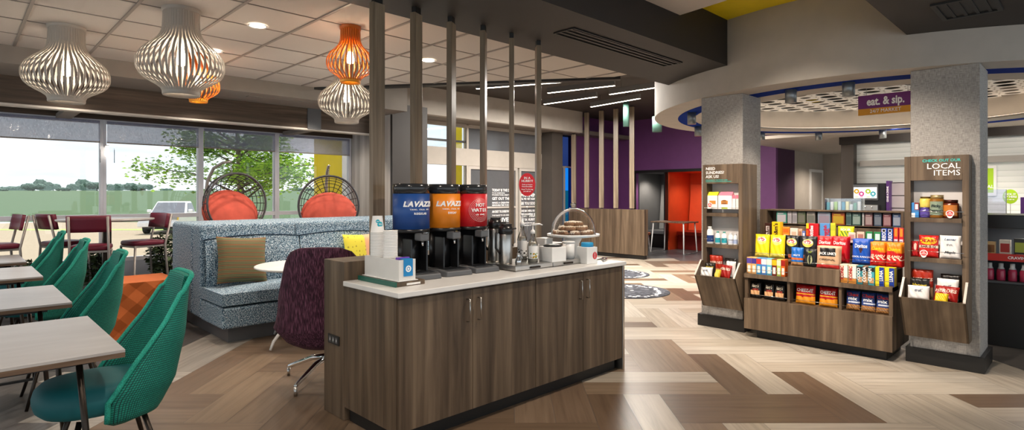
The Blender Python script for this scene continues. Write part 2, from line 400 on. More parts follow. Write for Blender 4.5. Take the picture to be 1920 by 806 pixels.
# ---- storefront with entrance doors
M_DKGLASS = mat('dark_tinted_glass', '#5c5d60', .12, spec=.8)
sf = bpy.data.objects.new('window_6', None); COL.objects.link(sf); sf.location = (6.02, YW, 0); struct(sf)
q = -6.02
B('window_frame', sf, M_BULK, (0, 2.03, -.05, .06, 2.1, 2.47), (2.09, 4.45, -.05, .06, 2.1, 2.47), (2.03, 2.09, -.05, .06, 0, 2.98), (0, 2.03, -.05, .05, .0, .2), (0, 2.03, -.05, .05, 2.93, 3.0), (2.09, 4.45, -.05, .05, 2.93, 3.0))
B('transom_bar', sf, M_BLACK, (0, 2.03, -.03, .05, 2.60, 2.64))
B('pane', sf, M_GLASS, (.01, 2.02, -.003, .003, .2, 2.1), (.01, 2.02, -.003, .003, 2.47, 2.93))
B('dark_pane', sf, M_DKGLASS, (2.1, 4.44, -.01, .01, 2.47, 2.93))
for k, (xa, xb) in enumerate(((8.12, 9.64), (9.70, 10.44))):
    dr = bpy.data.objects.new('door_%d' % (k+1), None); COL.objects.link(dr); dr.location = (xa, YW, 0); struct(dr); wd = xb-xa
    B('door_frame', dr, M_GREY, (0, .06, -.04, .04, .0, 2.1), (wd-.06, wd, -.04, .04, 0, 2.1), (.06, wd-.06, -.04, .04, 2.03, 2.1), (.06, wd-.06, -.04, .04, 0, .2), (.06, wd-.06, -.035, .035, 1.15, 1.19))
    B('pane', dr, M_DKGLASS, (.06, wd-.06, -.008, .008, .2, 1.15), (.06, wd-.06, -.008, .008, 1.19, 2.03))
    L = [(1.565, .085, 'TODAY IS THE DAY'), (1.50, .035, 'TO DO SOMETHING'), (1.455, .038, "IT'S GOING TO BE A GREAT DAY"), (1.37, .088, 'GET OUT THERE'), (1.275, .055, 'MAKE A CREATIVE'), (1.22, .048, 'MEMORABLE TIME TO BE REAL'),
         (1.07, .075, 'AN EXIT TO EVERYWHERE'), (.985, .04, 'THE PLACE TO GO AND BE'), (.875, .13, 'ARRIVE')] if k == 0 else \
        [(1.45, .12, 'MORNING'), (1.36, .07, 'TILL WE MEET AGAIN'), (1.25, .1, 'SEE YOU SOON'), (1.07, .07, 'ONE BAG MEAL ROOM'), (.96, .13, 'STAY TRUE'), (.855, .085, 'SEE YA. HURRY'), (.775, .045, 'COME AGAIN AND STAY THE DAY'), (.72, .045, 'THE WORLD IS YOURS')]
    x0 = .655 if k == 0 else .0
    for z, h, tx in L:
        o = text(tx, h, M_LETW, dr, (x0+.02+.045, -.012, z), align='LEFT', bold=.022)
        mw = wd-x0-.14
        o.scale.x = min(1.25, mw/(len(tx)*h*.62))
# tinted panes before the sky imitate a sunlit blue wall, between column and fins
w7 = bpy.data.objects.new('window_7', None); COL.objects.link(w7); w7.location = (10.87, 9.6, 0); struct(w7)
M_BLUEG = NT('blue_view_tint'); tr = M_BLUEG.n('BsdfTransparent'); tr.inputs[0].default_value = (.10, .47, .86, 1); M_BLUEG.l(tr.outputs[0], M_BLUEG.out.inputs[0])
M_BLUEG2 = NT('dusky_view_tint'); tr = M_BLUEG2.n('BsdfTransparent'); tr.inputs[0].default_value = (.14, .19, .36, 1); M_BLUEG2.l(tr.outputs[0], M_BLUEG2.out.inputs[0])
B('pane', w7, M_BLUEG.m, (.0, .68, 0, .01, 0, 2.16)); B('upper_pane', w7, M_BLUEG2.m, (.0, .68, 0, .01, 2.2, 3.0))
B('window_frame', w7, M_TAUPE, (0, .6, -.02, .03, 2.16, 2.2), (.36, .42, -.02, .03, 0, 2.16))
struct(B('wall_entry_far', None, M_PURP, (11.55, 13.7, 9.5, 9.7, 0, 3.52)))
# ---- far end: purple wall with two booth niches (X = 13.5)
XP = 13.5
struct(B('wall_purple', None, M_PURP, (XP, XP+.12, 5.15, 9.5, 2.13, 3.52), (XP, XP+.12, 5.15, 6.6, 0, 2.13), (XP, XP+.12, 8.9, 9.5, 0, 2.13)))
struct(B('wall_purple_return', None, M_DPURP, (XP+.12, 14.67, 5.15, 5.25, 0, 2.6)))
struct(B('trim_9', None, M_BLACK, (XP-.03, XP, 6.5, 8.98, 2.06, 2.13), (XP-.03, XP, 8.9, 8.98, 0, 2.06), (XP-.03, XP+.4, 7.98, 8.02, 0, 2.06)))
M_NGREY = mat('grey_niche_laminate', '#8d8f8f', .5); M_NDK = mat('charcoal_niche', '#6a6c6e', .6)
def niche(y0, y1, m, mb, name):
    struct(MB().box(XP+.12, 14.75, y0, y0+.03, 0, 2.1).box(XP+.12, 14.75, y1-.03, y1, 0, 2.1).box(14.75, 14.8, y0, y1, 0, 2.1).box(XP+.12, 14.75, y0+.03, y1-.03, 2.06, 2.1).build(name, m))
niche(6.55, 7.98, M_ORANGEW, None, 'wall_niche_orange'); niche(8.02, 8.9, M_NDK, None, 'wall_niche_grey')
def booth(y0, y1, m, m2, label, nm):
    t = thing('booth_bench', label, 'bench', (14.2, (y0+y1)/2, 0)); w = (y1-y0)/2-.04
    B('seat', t, m, (-.28, .3, -w, w, .38, .48), bevel=.015); B('base', t, m2, (-.2, .3, -w, w, 0, .38))
    mb = MB().add([(.36, -w, .48), (.36, w, .48), (.5, w, 1.75), (.5, -w, 1.75), (.46, -w, .48), (.46, w, .48), (.54, w, 1.75), (.54, -w, 1.75)], [(0, 3, 2, 1), (4, 5, 6, 7), (0, 1, 5, 4), (1, 2, 6, 5), (2, 3, 7, 6), (3, 0, 4, 7)])
    mb.build('backrest', M_NGREY if 'grey' in label else M_ORANGEW, t, .01)
booth(6.58, 7.95, mat('dark_red_vinyl', '#a02a14', .5), mat('deep_red_base', '#8c1c10', .6), 'orange red booth bench inside the bright orange niche', 'b')
booth(8.05, 8.87, M_NDK, M_BLACK, 'grey booth bench inside the charcoal niche', 'b')
def booth_table(y0, y1, x, label):
    t = thing('booth_table', label, 'table', (x, (y0+y1)/2, 0)); w = (y1-y0)/2
    B('tabletop', t, M_WOODX, (-.35, .35, -w, w, .76, .79), bevel=.004)
    for s in (-1, 1):
        p = [(-.3, s*(w-.06), .76), (-.36, s*(w-.02), .012), (.30, s*(w-.02), .012), (.26, s*(w-.06), .76)]
        MB().tube(p, .018, 6).build('leg', M_WHITE, t)
booth_table(7.02, 7.98, 13.1, 'small wood table on white legs before the orange niche')
ch = thing('side_chair', 'chair with orange patterned backrest by the charcoal niche', 'chair', (12.75, 8.28, 0), R(20))
M_PATT = NT('orange_pattern_fabric'); vo = M_PATT.n('TexVoronoi', Scale=26.0); M_PATT.l(M_PATT.coords(), vo.inputs[0])
M_PATT.l(M_PATT.ramp(vo.outputs[0], [(.2, '#e0603a'), (.35, '#d8b070'), (.5, '#8a3a2a'), (.7, '#6a6a70')], 'CONSTANT'), M_PATT.b.inputs['Base Color'])
B('backrest', ch, M_PATT.m, (-.24, -.19, -.22, .22, .52, .98), bevel=.02); B('seat', ch, M_PATT.m, (-.22, .22, -.22, .22, .42, .49), bevel=.02)
for sx in (-1, 1):
    for sy in (-1, 1): MB().tube([(.17*sx, .17*sy, .43), (.2*sx, .2*sy, 0)], .014, 6).build('leg', M_WHITE, ch)
# ---- back room behind the market
struct(B('ceiling_back', None, M_BULK, (11.3, 17, -4, 5.15, 2.54, 2.6), (13.6, 17, 5.15, 5.4, 2.54, 2.6)))
struct(B('wall_back_side', None, M_BULK, (14.67, 16.9, 5.15, 5.25, 0, 2.54)))
struct(B('wall_back', None, M_BULK, (16.7, 16.9, -4, 5.15, 0, 2.54)))
d3 = bpy.data.objects.new('door_3', None); COL.objects.link(d3); d3.location = (15.66, 5.15, 0); struct(d3)
B('door_leaf', d3, M_GREY, (.06, .9, -.02, 0, 0, 2.05)); B('door_frame', d3, M_WHITE, (0, .06, -.04, 0, 0, 2.12), (.9, .96, -.04, 0, 0, 2.12), (.06, .9, -.04, 0, 2.05, 2.12))
MB().tube([(.82, -.02, 1.0), (.82, -.06, 1.0), (.72, -.06, 1.0)], .01, 6).build('door_handle', M_STEEL, d3)
M_SLAT = NT('white_slat_board'); wv = M_SLAT.n('TexWave', Scale=1.0, Distortion=.0); wv.bands_direction = 'Z'; wv.wave_profile = 'SAW'
M_SLAT.l(M_SLAT.coords('Object', (1, 1, 3.4)), wv.inputs[0])
M_SLAT.l(M_SLAT.ramp(wv.outputs[1], [(0.0, '#b4bcb8'), (.10, '#e6ebe8'), (1.0, '#f2f5f3')]), M_SLAT.b.inputs['Base Color']); M_SLAT.b.inputs['Roughness'].default_value = .4; M_SLAT.bump(wv.outputs[1], .3, .01)
struct(B('wall_slat', None, M_SLAT.m, (12.2, 12.35, -4, 3.17, 0, 2.54)))
struct(B('trim_10', None, mat('grey_ledge', '#b0aca6', .5), (12.12, 12.2, -4, 3.1, 1.99, 2.09)))
struct(B('wall_opening_header', None, mat('dark_brown_header', '#211814', .5), (11.95, 12.2, -4, 3.40, 2.40, 2.54)))
struct(B('wall_opening_jamb', None, mat('dark_taupe_jamb', '#4d443d', .6), (12.0, 12.3, 3.17, 3.38, 0, 2.54)))
# ---- round ceiling feature above the market
RC = (8.65, 1.90)
def ring(r0, r1, z0, z1, m, name, n=96):
    mb = MB(); vs = []
    for j in range(n):
        a = 2*pi*j/n
        for r, z in ((r0, z0), (r1, z0), (r1, z1), (r0, z1)): vs.append((RC[0]+r*cos(a), RC[1]+r*sin(a), z))
    fs = []
    for j in range(n):
        k = (j+1) % n
        for q in range(4): fs.append((j*4+q, j*4+(q+1) % 4, k*4+(q+1) % 4, k*4+q))
    mb.add(vs, fs, 0, True); o = mb.build(name, m); struct(o)
    md = o.modifiers.new('Edge', 'EDGE_SPLIT'); md.split_angle = R(40); return o
ring(2.60, 2.92, 2.535, 3.5, M_BULK, 'ceiling_ring')
ring(2.38, 2.60, 2.532, 3.0, M_BLUE, 'trim_11')
ring(2.05, 2.38, 2.535, 2.56, M_BULK, 'ceiling_inner_ring')
ring(2.33, 2.38, 2.56, 3.0, M_BULK, 'ceiling_inner_wall')
ring(2.12, 2.26, 2.561, 2.572, mat('added_uplight_glow', '#fff2e0', .5, emit=2.4, ecol='#ffe9d0', var=0), 'added_uplight_ring')  # added glowing ring hidden by the lip, brightens the perforated panel
# perforated panel: real holes, dark plenum and a few yellow glimpses above
pm = MB(); P = .27; NH = 14
r_ = random.Random(3)
n_i = int(2.3/P)+1
for i in range(-n_i, n_i+1):
    for j in range(-n_i, n_i+1):
        cx_, cy_ = i*P, j*P
        if abs(sqrt(cx_**2+cy_**2)) > 2.40: continue
        rh = r_.choice([.07, .09, .102, .108]); cx_ += P/2*(j % 2); vs = []; fs = []
        for k in range(NH*2):
            a = 2*pi*k/(NH*2); c_, s_ = cos(a), sin(a); m = max(abs(c_), abs(s_))
            vs.append((RC[0]+cx_+P/2*c_/m, RC[1]+cy_+P/2*s_/m, 2.87)); vs.append((RC[0]+cx_+rh*c_, RC[1]+cy_+rh*s_, 2.87)); vs.append((RC[0]+cx_+rh*c_, RC[1]+cy_+rh*s_, 2.876))
        m2 = NH*2
        for k in range(m2):
            k2 = (k+1) % m2; fs.append((3*k, 3*k2, 3*k2+1, 3*k+1)); fs.append((3*k+1, 3*k2+1, 3*k2+2, 3*k+2))
        pm.add(vs, fs)
struct(pm.build('ceiling_perforated', M_WHITE))
struct(B('ceiling_plenum', None, mat('plenum_dark', '#191715', .9), (6.2, 11.1, -.5, 4.3, 3.25, 3.3)))
pl_ = MB()
for i in range(26):
    a, rr = r_.random()*6.28, 2.2*sqrt(r_.random()); w = r_.choice([.25, .4, .3]); x, y = RC[0]+rr*cos(a), RC[1]+rr*sin(a)
    pl_.box(x, x+w, y, y+.2, 2.98, 3.0, r_.choice([0, 0, 0, 1]))
struct(pl_.build('trim_12', [M_BLKPL, M_YEL]))
# ---- two square pillars carrying the displays
M_WALLP = NT('woven_grey_wallcovering'); n1 = M_WALLP.n('TexNoise', Scale=1.0, Detail=2.0); M_WALLP.l(M_WALLP.coords('Object', (26, 26, 240)), n1.inputs[0])
n2 = M_WALLP.n('TexNoise', Scale=1.0, Detail=2.0); M_WALLP.l(M_WALLP.coords('Object', (240, 240, 26)), n2.inputs[0])
mm = M_WALLP.mix(.5, n1.outputs[0], n2.outputs[0]); M_WALLP.l(M_WALLP.ramp(mm, [(.38, '#8a8682'), (.5, '#a39f9a'), (.62, '#b6b2ad')]), M_WALLP.b.inputs['Base Color']); M_WALLP.b.inputs['Roughness'].default_value = .8; M_WALLP.bump(mm, .3)
for nm, y0, y1 in (('wall_pillar', 2.63, 3.10), ('wall_pillar_right', .667, 1.143)):
    struct(B(nm, None, M_WALLP.m, (6.0, 6.465, y0, y1, 0, 2.535), bevel=.006))
    struct(B('baseboard_'+('left' if y0 > 2 else 'right'), None, M_BLACK, (5.97, 6.0, y0-.03, y1+.03, 0, .13), (6.0, 6.495, y0-.03, y0, 0, .13), (6.0, 6.495, y1, y1+.03, 0, .13), bevel=.003))
# ---- fin screen on its half wall at the entry (X = 11.1)
hw = struct(B('wall_half', None, M_WOOD, (11.1, 11.25, 7.1, 9.3, .09, 1.126), bevel=.004))
struct(B('baseboard_half', None, M_BLACK, (11.12, 11.23, 7.12, 9.3, 0, .09)))
for k, (px, zt) in enumerate(((1185, 3.50), (1155, 3.50), (1128, 3.50), (1100.5, 3.50), (1076, 3.0))):
    t = thing('wood_fin', '%s wooden fin standing on the far half wall by the entrance' % ['rightmost', 'second from right', 'middle', 'second from left', 'leftmost'][k], 'partition fin', (11.175, onX(px, 11.175), 1.126), R(28), 'wooden fins on the far half wall')
    B('post', t, M_WOODL, (-.055, .055, -.055, .055, .02, zt-1.15), bevel=.003)
    B('bracket', t, M_BLACK, (-.03, .03, -.03, .03, 0, .02)); B('top_bracket', t, M_BLACK, (-.03, .03, -.03, .03, zt-1.15, zt-1.126))
# ---- lamps for the fixtures and for added fill
def spot(x, y, z, e, size=R(120), col=(1, .86, .72), blend=.7, rad=.05, tgt=None):
    l = bpy.data.lights.new('fixture_or_fill_spot', 'SPOT'); l.energy = e; l.spot_size = size; l.spot_blend = blend; l.color = col; l.shadow_soft_size = rad
    o = bpy.data.objects.new('fixture_or_fill_spot', l); COL.objects.link(o); o.location = (x, y, z); return o
def point(x, y, z, e, col=(1, .85, .68), rad=.04):
    l = bpy.data.lights.new('bulb_lamp', 'POINT'); l.energy = e; l.color = col; l.shadow_soft_size = rad
    o = bpy.data.objects.new('bulb_lamp', l); COL.objects.link(o); o.location = (x, y, z); return o
# ================================================================== COFFEE COUNTER
X0, X1, Y0 = 1.80, 3.985, 2.76
ct = thing('coffee_counter', 'long wood grain coffee station cabinet with white top in the foreground', 'counter', (X0, Y0, 0))
LN = X1-X0
B('carcass', ct, M_WOOD, (.0, LN, .02, .620, .09, .868), bevel=.002)
B('plinth', ct, M_BLACK, (.03, LN-.03, .06, .6, 0, .09))
bl = tag(B('back_ledge', None, M_WOOD, (0, LN+.02, .622, .90, .0, 1.02), bevel=.003, loc=(X0, Y0, 0)), 'raised wood grain ledge wall behind the white coffee countertop', 'ledge wall')
wt = tag(B('countertop', None, M_QUARTZ, (-.01, LN+.03, -.02, .620, .8685, .90), bevel=.004, loc=(X0, Y0, 0)), 'white quartz countertop covering the coffee station cabinet', 'countertop')
B('end_panel', ct, M_STEEL, (LN, LN+.025, -.005, .619, 0, .866), bevel=.003)
DX = [0.004, .553, 1.10, 1.135, 1.665, 2.183]
def cdoor(a, b, hx):
    d = B('cabinet_door', ct, M_WOOD, (a+.002, b-.002, 0, .019, .10, .856), bevel=.0015)
    MB().tube([(hx, .0, .80), (hx, -.028, .80), (hx, -.028, .66), (hx, .0, .66)], .005, 8).build('handle', M_STEEL, d)
cdoor(DX[0], DX[1], DX[1]-.045); cdoor(DX[1], DX[2], DX[1]+.045); cdoor(DX[3], DX[4], DX[4]-.045); cdoor(DX[4], DX[5], DX[4]+.045)
B('filler_strip', ct, M_WOOD, (DX[2], DX[3], .005, .019, .10, .856))
# outlet plate with three dark sockets on the end of the ledge
ol = B('outlet_plate', bl, M_BLACK, (-.008, 0, .68, .83, .47, .53), bevel=.002); ol['label'] = 'black power outlet plate'
for k in range(3):
    B('socket', ol, M_DKPL, (-.0095, -.008, .70+.043*k, .725+.043*k, .482, .518))
    B('socket_slot', ol, M_LETW, (-.0102, -.0096, .708+.043*k, .712+.043*k, .492, .508))
# ---- six twisting fins on the ledge
FINX = [2.10, 2.425, 2.75, 3.08, 3.40, 3.73]; FINA = [8, 23, 32, 39, 45, 52]
for k in range(6):
    t = thing('wood_fin', '%s tall wooden fin rising from the coffee counter ledge to the soffit' % ['leftmost', 'second from left', 'third from left', 'fourth from left', 'fifth from left', 'rightmost'][k], 'partition fin', (FINX[k], 3.48, 1.02), R(FINA[k]), 'twisting wooden fins on the counter ledge')
    B('post', t, M_WOODL, (-.052, .052, -.021, .021, .02, 1.755), bevel=.0025)
    B('bracket', t, M_DKMET, (-.03, .03, -.016, .016, 0, .02)); B('top_bracket', t, M_BLACK, (-.034, .034, -.018, .018, 1.755, 1.80))
TOPZ = .90
# ---- three coffee towers
def tower(px, col, lines, label):
    X = onY(px, 3.25)
    t = thing('drink_dispenser', label, 'coffee dispenser', (X, 3.25, TOPZ), R(-4), 'drink towers on the coffee counter')
    m = mat('panel_'+col[1:], col, .4, var=.02)
    MB().lathe([(.108, .30), (.115, .305), (.115, .325)], 40).build('lower_collar', M_BLKPL, t)
    pn = MB().lathe([(.1155, .325), (.1155, .56)], 40, capb=True, capt=True).build('colour_panel', m, t); pn['label'] = 'curved coloured graphic panel'
    MB().lathe([(.115, .56), (.115, .60), (.112, .625), (.104, .628), (.10, .618), (0.001, .618)], 40).build('hopper_lid', mat('smoked_plastic', '#2b2d30', .15), t)
    MB().lathe([(.07, .02), (.072, .30)], 24, (0, .035)).build('tower_body', M_BLKPL, t)
    sp = MB().box(-.032, .032, -.165, -.09, .25, .30).build('spout_housing', M_DKPL, t, .008)
    MB().cyl(0, -.135, .215, .25, .008, 10).build('nozzle', M_CHROME, sp)
    MB().tube([(-.02, -.165, .30), (-.02, -.178, .325), (.02, -.178, .325), (.02, -.165, .30)], .003, 6).build('lever', M_BLACK, sp)
    for s in (-1, 1): MB().box(.055*s-.006, .055*s+.006, -.10, .02, .02, .26).build('side_rail', M_BLKPL, t, .002)
    MB().add([(-.10, -.20, .0), (.10, -.20, 0), (.115, -.13, 0), (.115, .10, 0), (-.115, .10, 0), (-.115, -.13, 0), (-.095, -.195, .035), (.095, -.195, .035), (.11, -.13, .045), (.11, .10, .045), (-.11, .10, .045), (-.11, -.13, .045)],
        [(5, 4, 3, 2, 1, 0), (6, 7, 8, 9, 10, 11)]+[(i, (i+1) % 6, 6+(i+1) % 6, 6+i) for i in range(6)]).build('drip_tray', M_DKPL, t, .006)
    mbv = MB()
    for k in range(5): mbv.box(-.08, .08, -.175+.022*k, -.165+.022*k, .044-.0, .047)
    mbv.build('drip_grate', M_BLKPL, t)
    for tx, z, h, sh, bo, sp_ in lines: curved(tx, z, h, .1172, pn, sh, bo, sp_)
    t.scale = (1.075, 1.075, 1.0)
    return t, pn
def curved(tx, z, h, rad, parent, shear=0, bold=.02, adv=.62, a_c=-pi/2):
    wds = [adv if c not in 'IJil.|1' else adv*.55 for c in tx]; tot = sum(wds)*h; s = -tot/2; mb = MB()
    for c, w in zip(tx, wds):
        a = a_c+(s+w*h/2)/rad; s += w*h
        if c == ' ': continue
        mb.M = Matrix.Translation((rad*cos(a), rad*sin(a), z)) @ Matrix.Rotation(a+pi/2, 4, 'Z') @ Matrix.Rotation(pi/2, 4, 'X')
        mb.add(*tverts(c, h, 'CENTER', bold, shear))
    mb.build('lettering', M_LETW, parent)
tower(771, '#1d4a8f', [('LAVAZZA', .49, .046, .25, .055, .73), ('TORINO, ITALIA, 1895', .455, .0125, 0, .015, .62), ('REGULAR', .428, .019, 0, .03, .68)], 'coffee tower with royal blue panel nearest the paper cups')
tower(830, '#f08a1a', [('LAVAZZA', .49, .046, .25, .055, .73), ('TORINO, ITALIA, 1895', .455, .0125, 0, .015, .62), ('DECAF', .428, .019, 0, .03, .68)], 'coffee tower with orange panel between the blue and red ones')
tw, pn = tower(882, '#d01e28', [('HOT', .478, .034, 0, .03, .72), ('WATER', .442, .034, 0, .03, .72), ('sip slowly', .412, .017, 0, .02, .5)], 'hot water tower with red panel beside the airpots')
dm = MB()
for rr, nn in ((.062, 36), (.072, 42), (.082, 48), (.052, 30)):
    for k in range(nn):
        a = 2*pi*k/nn; x = rr*cos(a)*1.0; z = .442+rr*sin(a)
        aa = -pi/2+x/.1158; dm.M = Matrix.Translation((.1165*cos(aa), .1165*sin(aa), z)) @ Matrix.Rotation(aa+pi/2, 4, 'Z')
        dm.add([(-.0016, -.0005, -.0016), (.0016, -.0005, -.0016), (.0016, -.0005, .0016), (-.0016, -.0005, .0016)], [(0, 1, 2, 3)])
dm.build('dotted_ring', M_LETW, pn)
# ---- tray, cup caddy and cups
ty = thing('serving_tray', 'flat tray with green rim lying under the white cup caddy', 'tray', (1.885, 2.92, TOPZ))
B('rim', ty, mat('dark_green_lacquer', '#14594a', .4), (0, .012, 0, .44, 0, .03), bevel=.002); B('board', ty, M_WOOD, (.012, .215, 0, .44, 0, .0285), bevel=.002)
B('grip_slot', ty, M_QUARTZ, (.08, .18, -.002, .0, .006, .018))
cd = thing('cup_caddy', 'white open acrylic caddy holding paper cups and stirrer packets', 'caddy', (1.98, 3.135, TOPZ+.034), 0)
M_ACR = mat('frosted_acrylic', '#e4e2de', .25)
cw, cl, chh = .06, .20, .125
cdm = MB().box(-cw, cw, -cl, cl, 0, .006).box(-cw, -cw+.005, -cl, cl, .006, chh).box(cw-.005, cw, -cl, cl, .006, chh).box(-cw+.005, cw-.005, -cl, -cl+.005, .006, chh).box(-cw+.005, cw-.005, cl-.005, cl, .006, chh).box(-cw+.005, cw-.005, -.115, -.11, .006, chh)
cdm.build('bin', M_ACR, cd, .001)
B('foot_plate', cd, M_WHITE, (-cw-.012, cw+.012, -cl-.012, cl+.012, -.004, 0), bevel=.001)
def cup_mesh():
    mb = MB(); return mb.lathe([(.030, 0), (.030, .002), (.0415, .103), (.0432, .105), (.0432, .109), (.041, .109), (.0295, .006), (0.001, .006)], 28, capt=False)
def stack(dx, dy, n, z0, label, group, inv):
    base = None; x = 1.98+dx; y = 3.135+dy
    for k in range(n):
        if base is None:
            base = cup_mesh().build('paper_cup', M_PAPER); base.rotation_euler = (pi if inv else 0, 0, 0); base.scale = (1.07, 1.07, 1); o = base
        else:
            o = base.copy(); COL.objects.link(o)
        o.location = (x, y, z0+(.109 if inv else 0)+k*.0098)
        tag(o, ('lowest visible' if k == 0 else ORD[k]+' from the bottom')+(' upturned' if inv else ' upright')+' paper cup of the '+label, 'paper cup', group)
    return o
tc = stack(0, .142, 28, .942, 'rear stack in the caddy', 'paper cups in the rear stack', True)
stack(0, -.012, 19, .942, 'front stack in the caddy', 'paper cups in the front stack', False)
tc['label'] = 'topmost upturned paper cup with turquoise dots crowning the rear stack'
M_TURQ = mat('turquoise_print', '#14b4c8', .6)
for (a, z, r) in ((R(-118), .075, .012), (R(-95), .055, .018)):      # the cup hangs upside down: local z and y are flipped
    rr = .0432-.0132*(z-.004)/.103+.0006
    mb = MB().grid(lambda u, v: ((rr+.0)*cos(a+r*v*cos(2*pi*u)/rr), -rr*sin(a+r*v*cos(2*pi*u)/rr), -(z-.109+r*v*sin(2*pi*u))), 20, 3, 0, True, True)
    mb.build('printed_dot', M_TURQ, tc)
    tx = MB(); tx.M = Matrix.Rotation(pi, 4, 'X') @ Matrix.Translation(((rr+.001)*cos(a), (rr+.001)*sin(a), z-.109)) @ Matrix.Rotation(a+pi/2, 4, 'Z') @ Matrix.Rotation(pi/2, 4, 'X')
    tx.add(*tverts('me' if r < .015 else 'YU', r*.9, 'CENTER', .02)); tx.build('lettering', M_LETW, tc)
def packet(m, lx, ly, label, logo):
    x, y = 1.98+lx, 3.135+ly
    p = thing('stirrer_packet', label, 'packet', (x, y, .942), 0)
    B('sleeve', p, m, (-.045, .045, -.012, .012, 0, .128), bevel=.003)
    return p
p = packet(mat('violet_card', '#6a3fb0', .5), .0, -.15, 'violet drink packet standing in the front of the cup caddy', 0)
b = thing('tea_packet', 'bright blue packet with white round mark hanging on the caddy front', 'packet', (1.985, 2.9345, .978), pi/2)
B('sleeve', b, mat('sky_blue_card', '#1787c8', .5), (-.004, 0, -.033, .033, -.02, .085), (0, .05, -.033, .033, .081, .085), bevel=.001)
MB().grid(lambda u, v: (-.0048, .020*v*cos(2*pi*u), .025+.020*v*sin(2*pi*u)), 24, 2, 0, False, True).build('round_mark', M_LETW, b)
MB().grid(lambda u, v: (-.0052, (.008+.004*v)*cos(2*pi*u), .025+(.008+.004*v)*sin(2*pi*u)), 20, 1, 0, False, True).build('inner_ring', mat('sky_blue_card', '#1787c8', .5), b)
# ---- stainless tray station
st = thing('condiment_tray', 'low brushed steel tray base carrying syrups and canisters', 'tray', (2.885, 2.91, TOPZ))
B('pan', st, M_STEEL, (0, .40, 0, .36, .004, .042), bevel=.004); B('pan', st, M_STEEL, (.405, .775, 0, .36, .004, .042), bevel=.004); B('base', st, M_STEEL, (-.01, .78, -.008, .36, 0, .004))
for a in (.15, .53): B('pull', st, M_DKMET, (a, a+.1, -.012, .0, .012, .026), bevel=.002)
TZ = TOPZ+.042
def airpot(x, y, z, h, label, rz):
    t = thing('airpot', label, 'thermal carafe', (x, y, z), rz, 'steel airpots on the coffee counter')
    MB().lathe([(.048, 0), (.051, .008), (.051, h*.72), (.046, h*.75)], 36).build('body', M_STEEL, t)
    l = MB().lathe([(.052, h*.74), (.057, h*.76), (.057, h*.85), (.050, h*.93), (.02, h*.95), (.001, h*.95)], 32).build('lid', M_BLKPL, t)
    MB().taper((.04, .09, -.016, .016), (.045, .095, -.011, .011), h*.84, h*.88).build('spout', M_BLKPL, t, .004)
    MB().box(-.03, .05, -.02, .02, h*.93, h*.985).build('pump_lever', M_BLKPL, t, .008)
    MB().tube([(-.05, 0, h*.80), (-.085, 0, h*.76), (-.085, 0, h*.40), (-.05, 0, h*.26)], .009, 8).build('handle', M_BLKPL, t)
airpot(2.945, 3.08, TZ, .30, 'front steel airpot with black lid on the steel tray edge', R(-10))
airpot(2.975, 3.235, TZ, .345, 'rear steel airpot close to the red hot water tower', R(-30))
M_CLEAR = glass('syrup_glass', (.93, .92, .9), .86, .05)
def syrup(px, py, label, h, rz, m_l, z=TZ):
    x, y = at(px, py, z); t = thing('syrup_bottle', label, 'syrup bottle', (x, y, z), rz, 'pump syrup bottles')
    MB().lathe([(.036, 0), (.038, .006), (.038, h*.45), (.030, h*.53), (.015, h*.62), (.0145, h*.72)], 28).build('bottle', M_CLEAR, t)
    MB().lathe([(.030, .006), (.033, .01), (.033, h*.40), (.024, h*.5)], 24).build('syrup', mat('pale_syrup', '#cfc4ae', .3), t)
    lb = MB().grid(lambda u, v: (.0386*cos(R(-160)+R(140)*u), .0386*sin(R(-160)+R(140)*u), h*.10+h*.32*v), 16, 1).build('paper_label', M_PAPER, t)
    gm = MB(); rr = random.Random(px)
    for k in range(14):
        a = R(-140)+R(100)*rr.random(); z_ = h*(.12+.12*rr.random()); s = .004+.004*rr.random()
        gm.M = Matrix.Translation((.0392*cos(a), .0392*sin(a), z_)) @ Matrix.Rotation(a+pi/2, 4, 'Z')
        gm.add([(-s, 0, -s), (s, 0, -s*.6), (s*.7, 0, s), (-s*.8, 0, s*.8)], [(0, 1, 2, 3)], rr.choice([0, 1]))
    gm.build('label_art', m_l, lb)
    pump = MB().lathe([(.017, h*.72), (.018, h*.79), (.010, h*.82), (.005, h*.83), (.005, h*.93), (.012, h*.94), (.012, h*.97), (.001, h*.975)], 18).build('pump', M_WHITE, t)
    MB().tube([(0, 0, h*.955), (.05, 0, h*.965), (.075, 0, h*.94)], [.008, .006, .004], 8).build('spout', M_WHITE, pump)
syrup(979, 488, 'clear syrup bottle with dark leaf label left on the tray', .37, R(-40), [mat('print_black', '#2a2624', .6), mat('print_grey', '#8a8a84', .6)])
syrup(999, 491.5, 'clear syrup bottle with yellow green fruit label right on the tray', .30, R(-35), [mat('print_gold', '#c89a2a', .6), mat('print_green', '#5a8a3a', .6)])
x, y = at(972, 495.5, TZ); cr = thing('creamer_pitcher', 'tiny bell shaped steel pitcher in front of the left syrup bottle', 'pitcher', (x, y, TZ), 0)
MB().lathe([(.022, 0), (.026, .005), (.024, .03), (.013, .055), (.010, .075), (.014, .082)], 20).build('body', M_CHROME, cr); MB().tube([(.022, 0, .03), (.04, 0, .045), (.012, 0, .07)], .003, 6).build('handle', M_CHROME, cr)
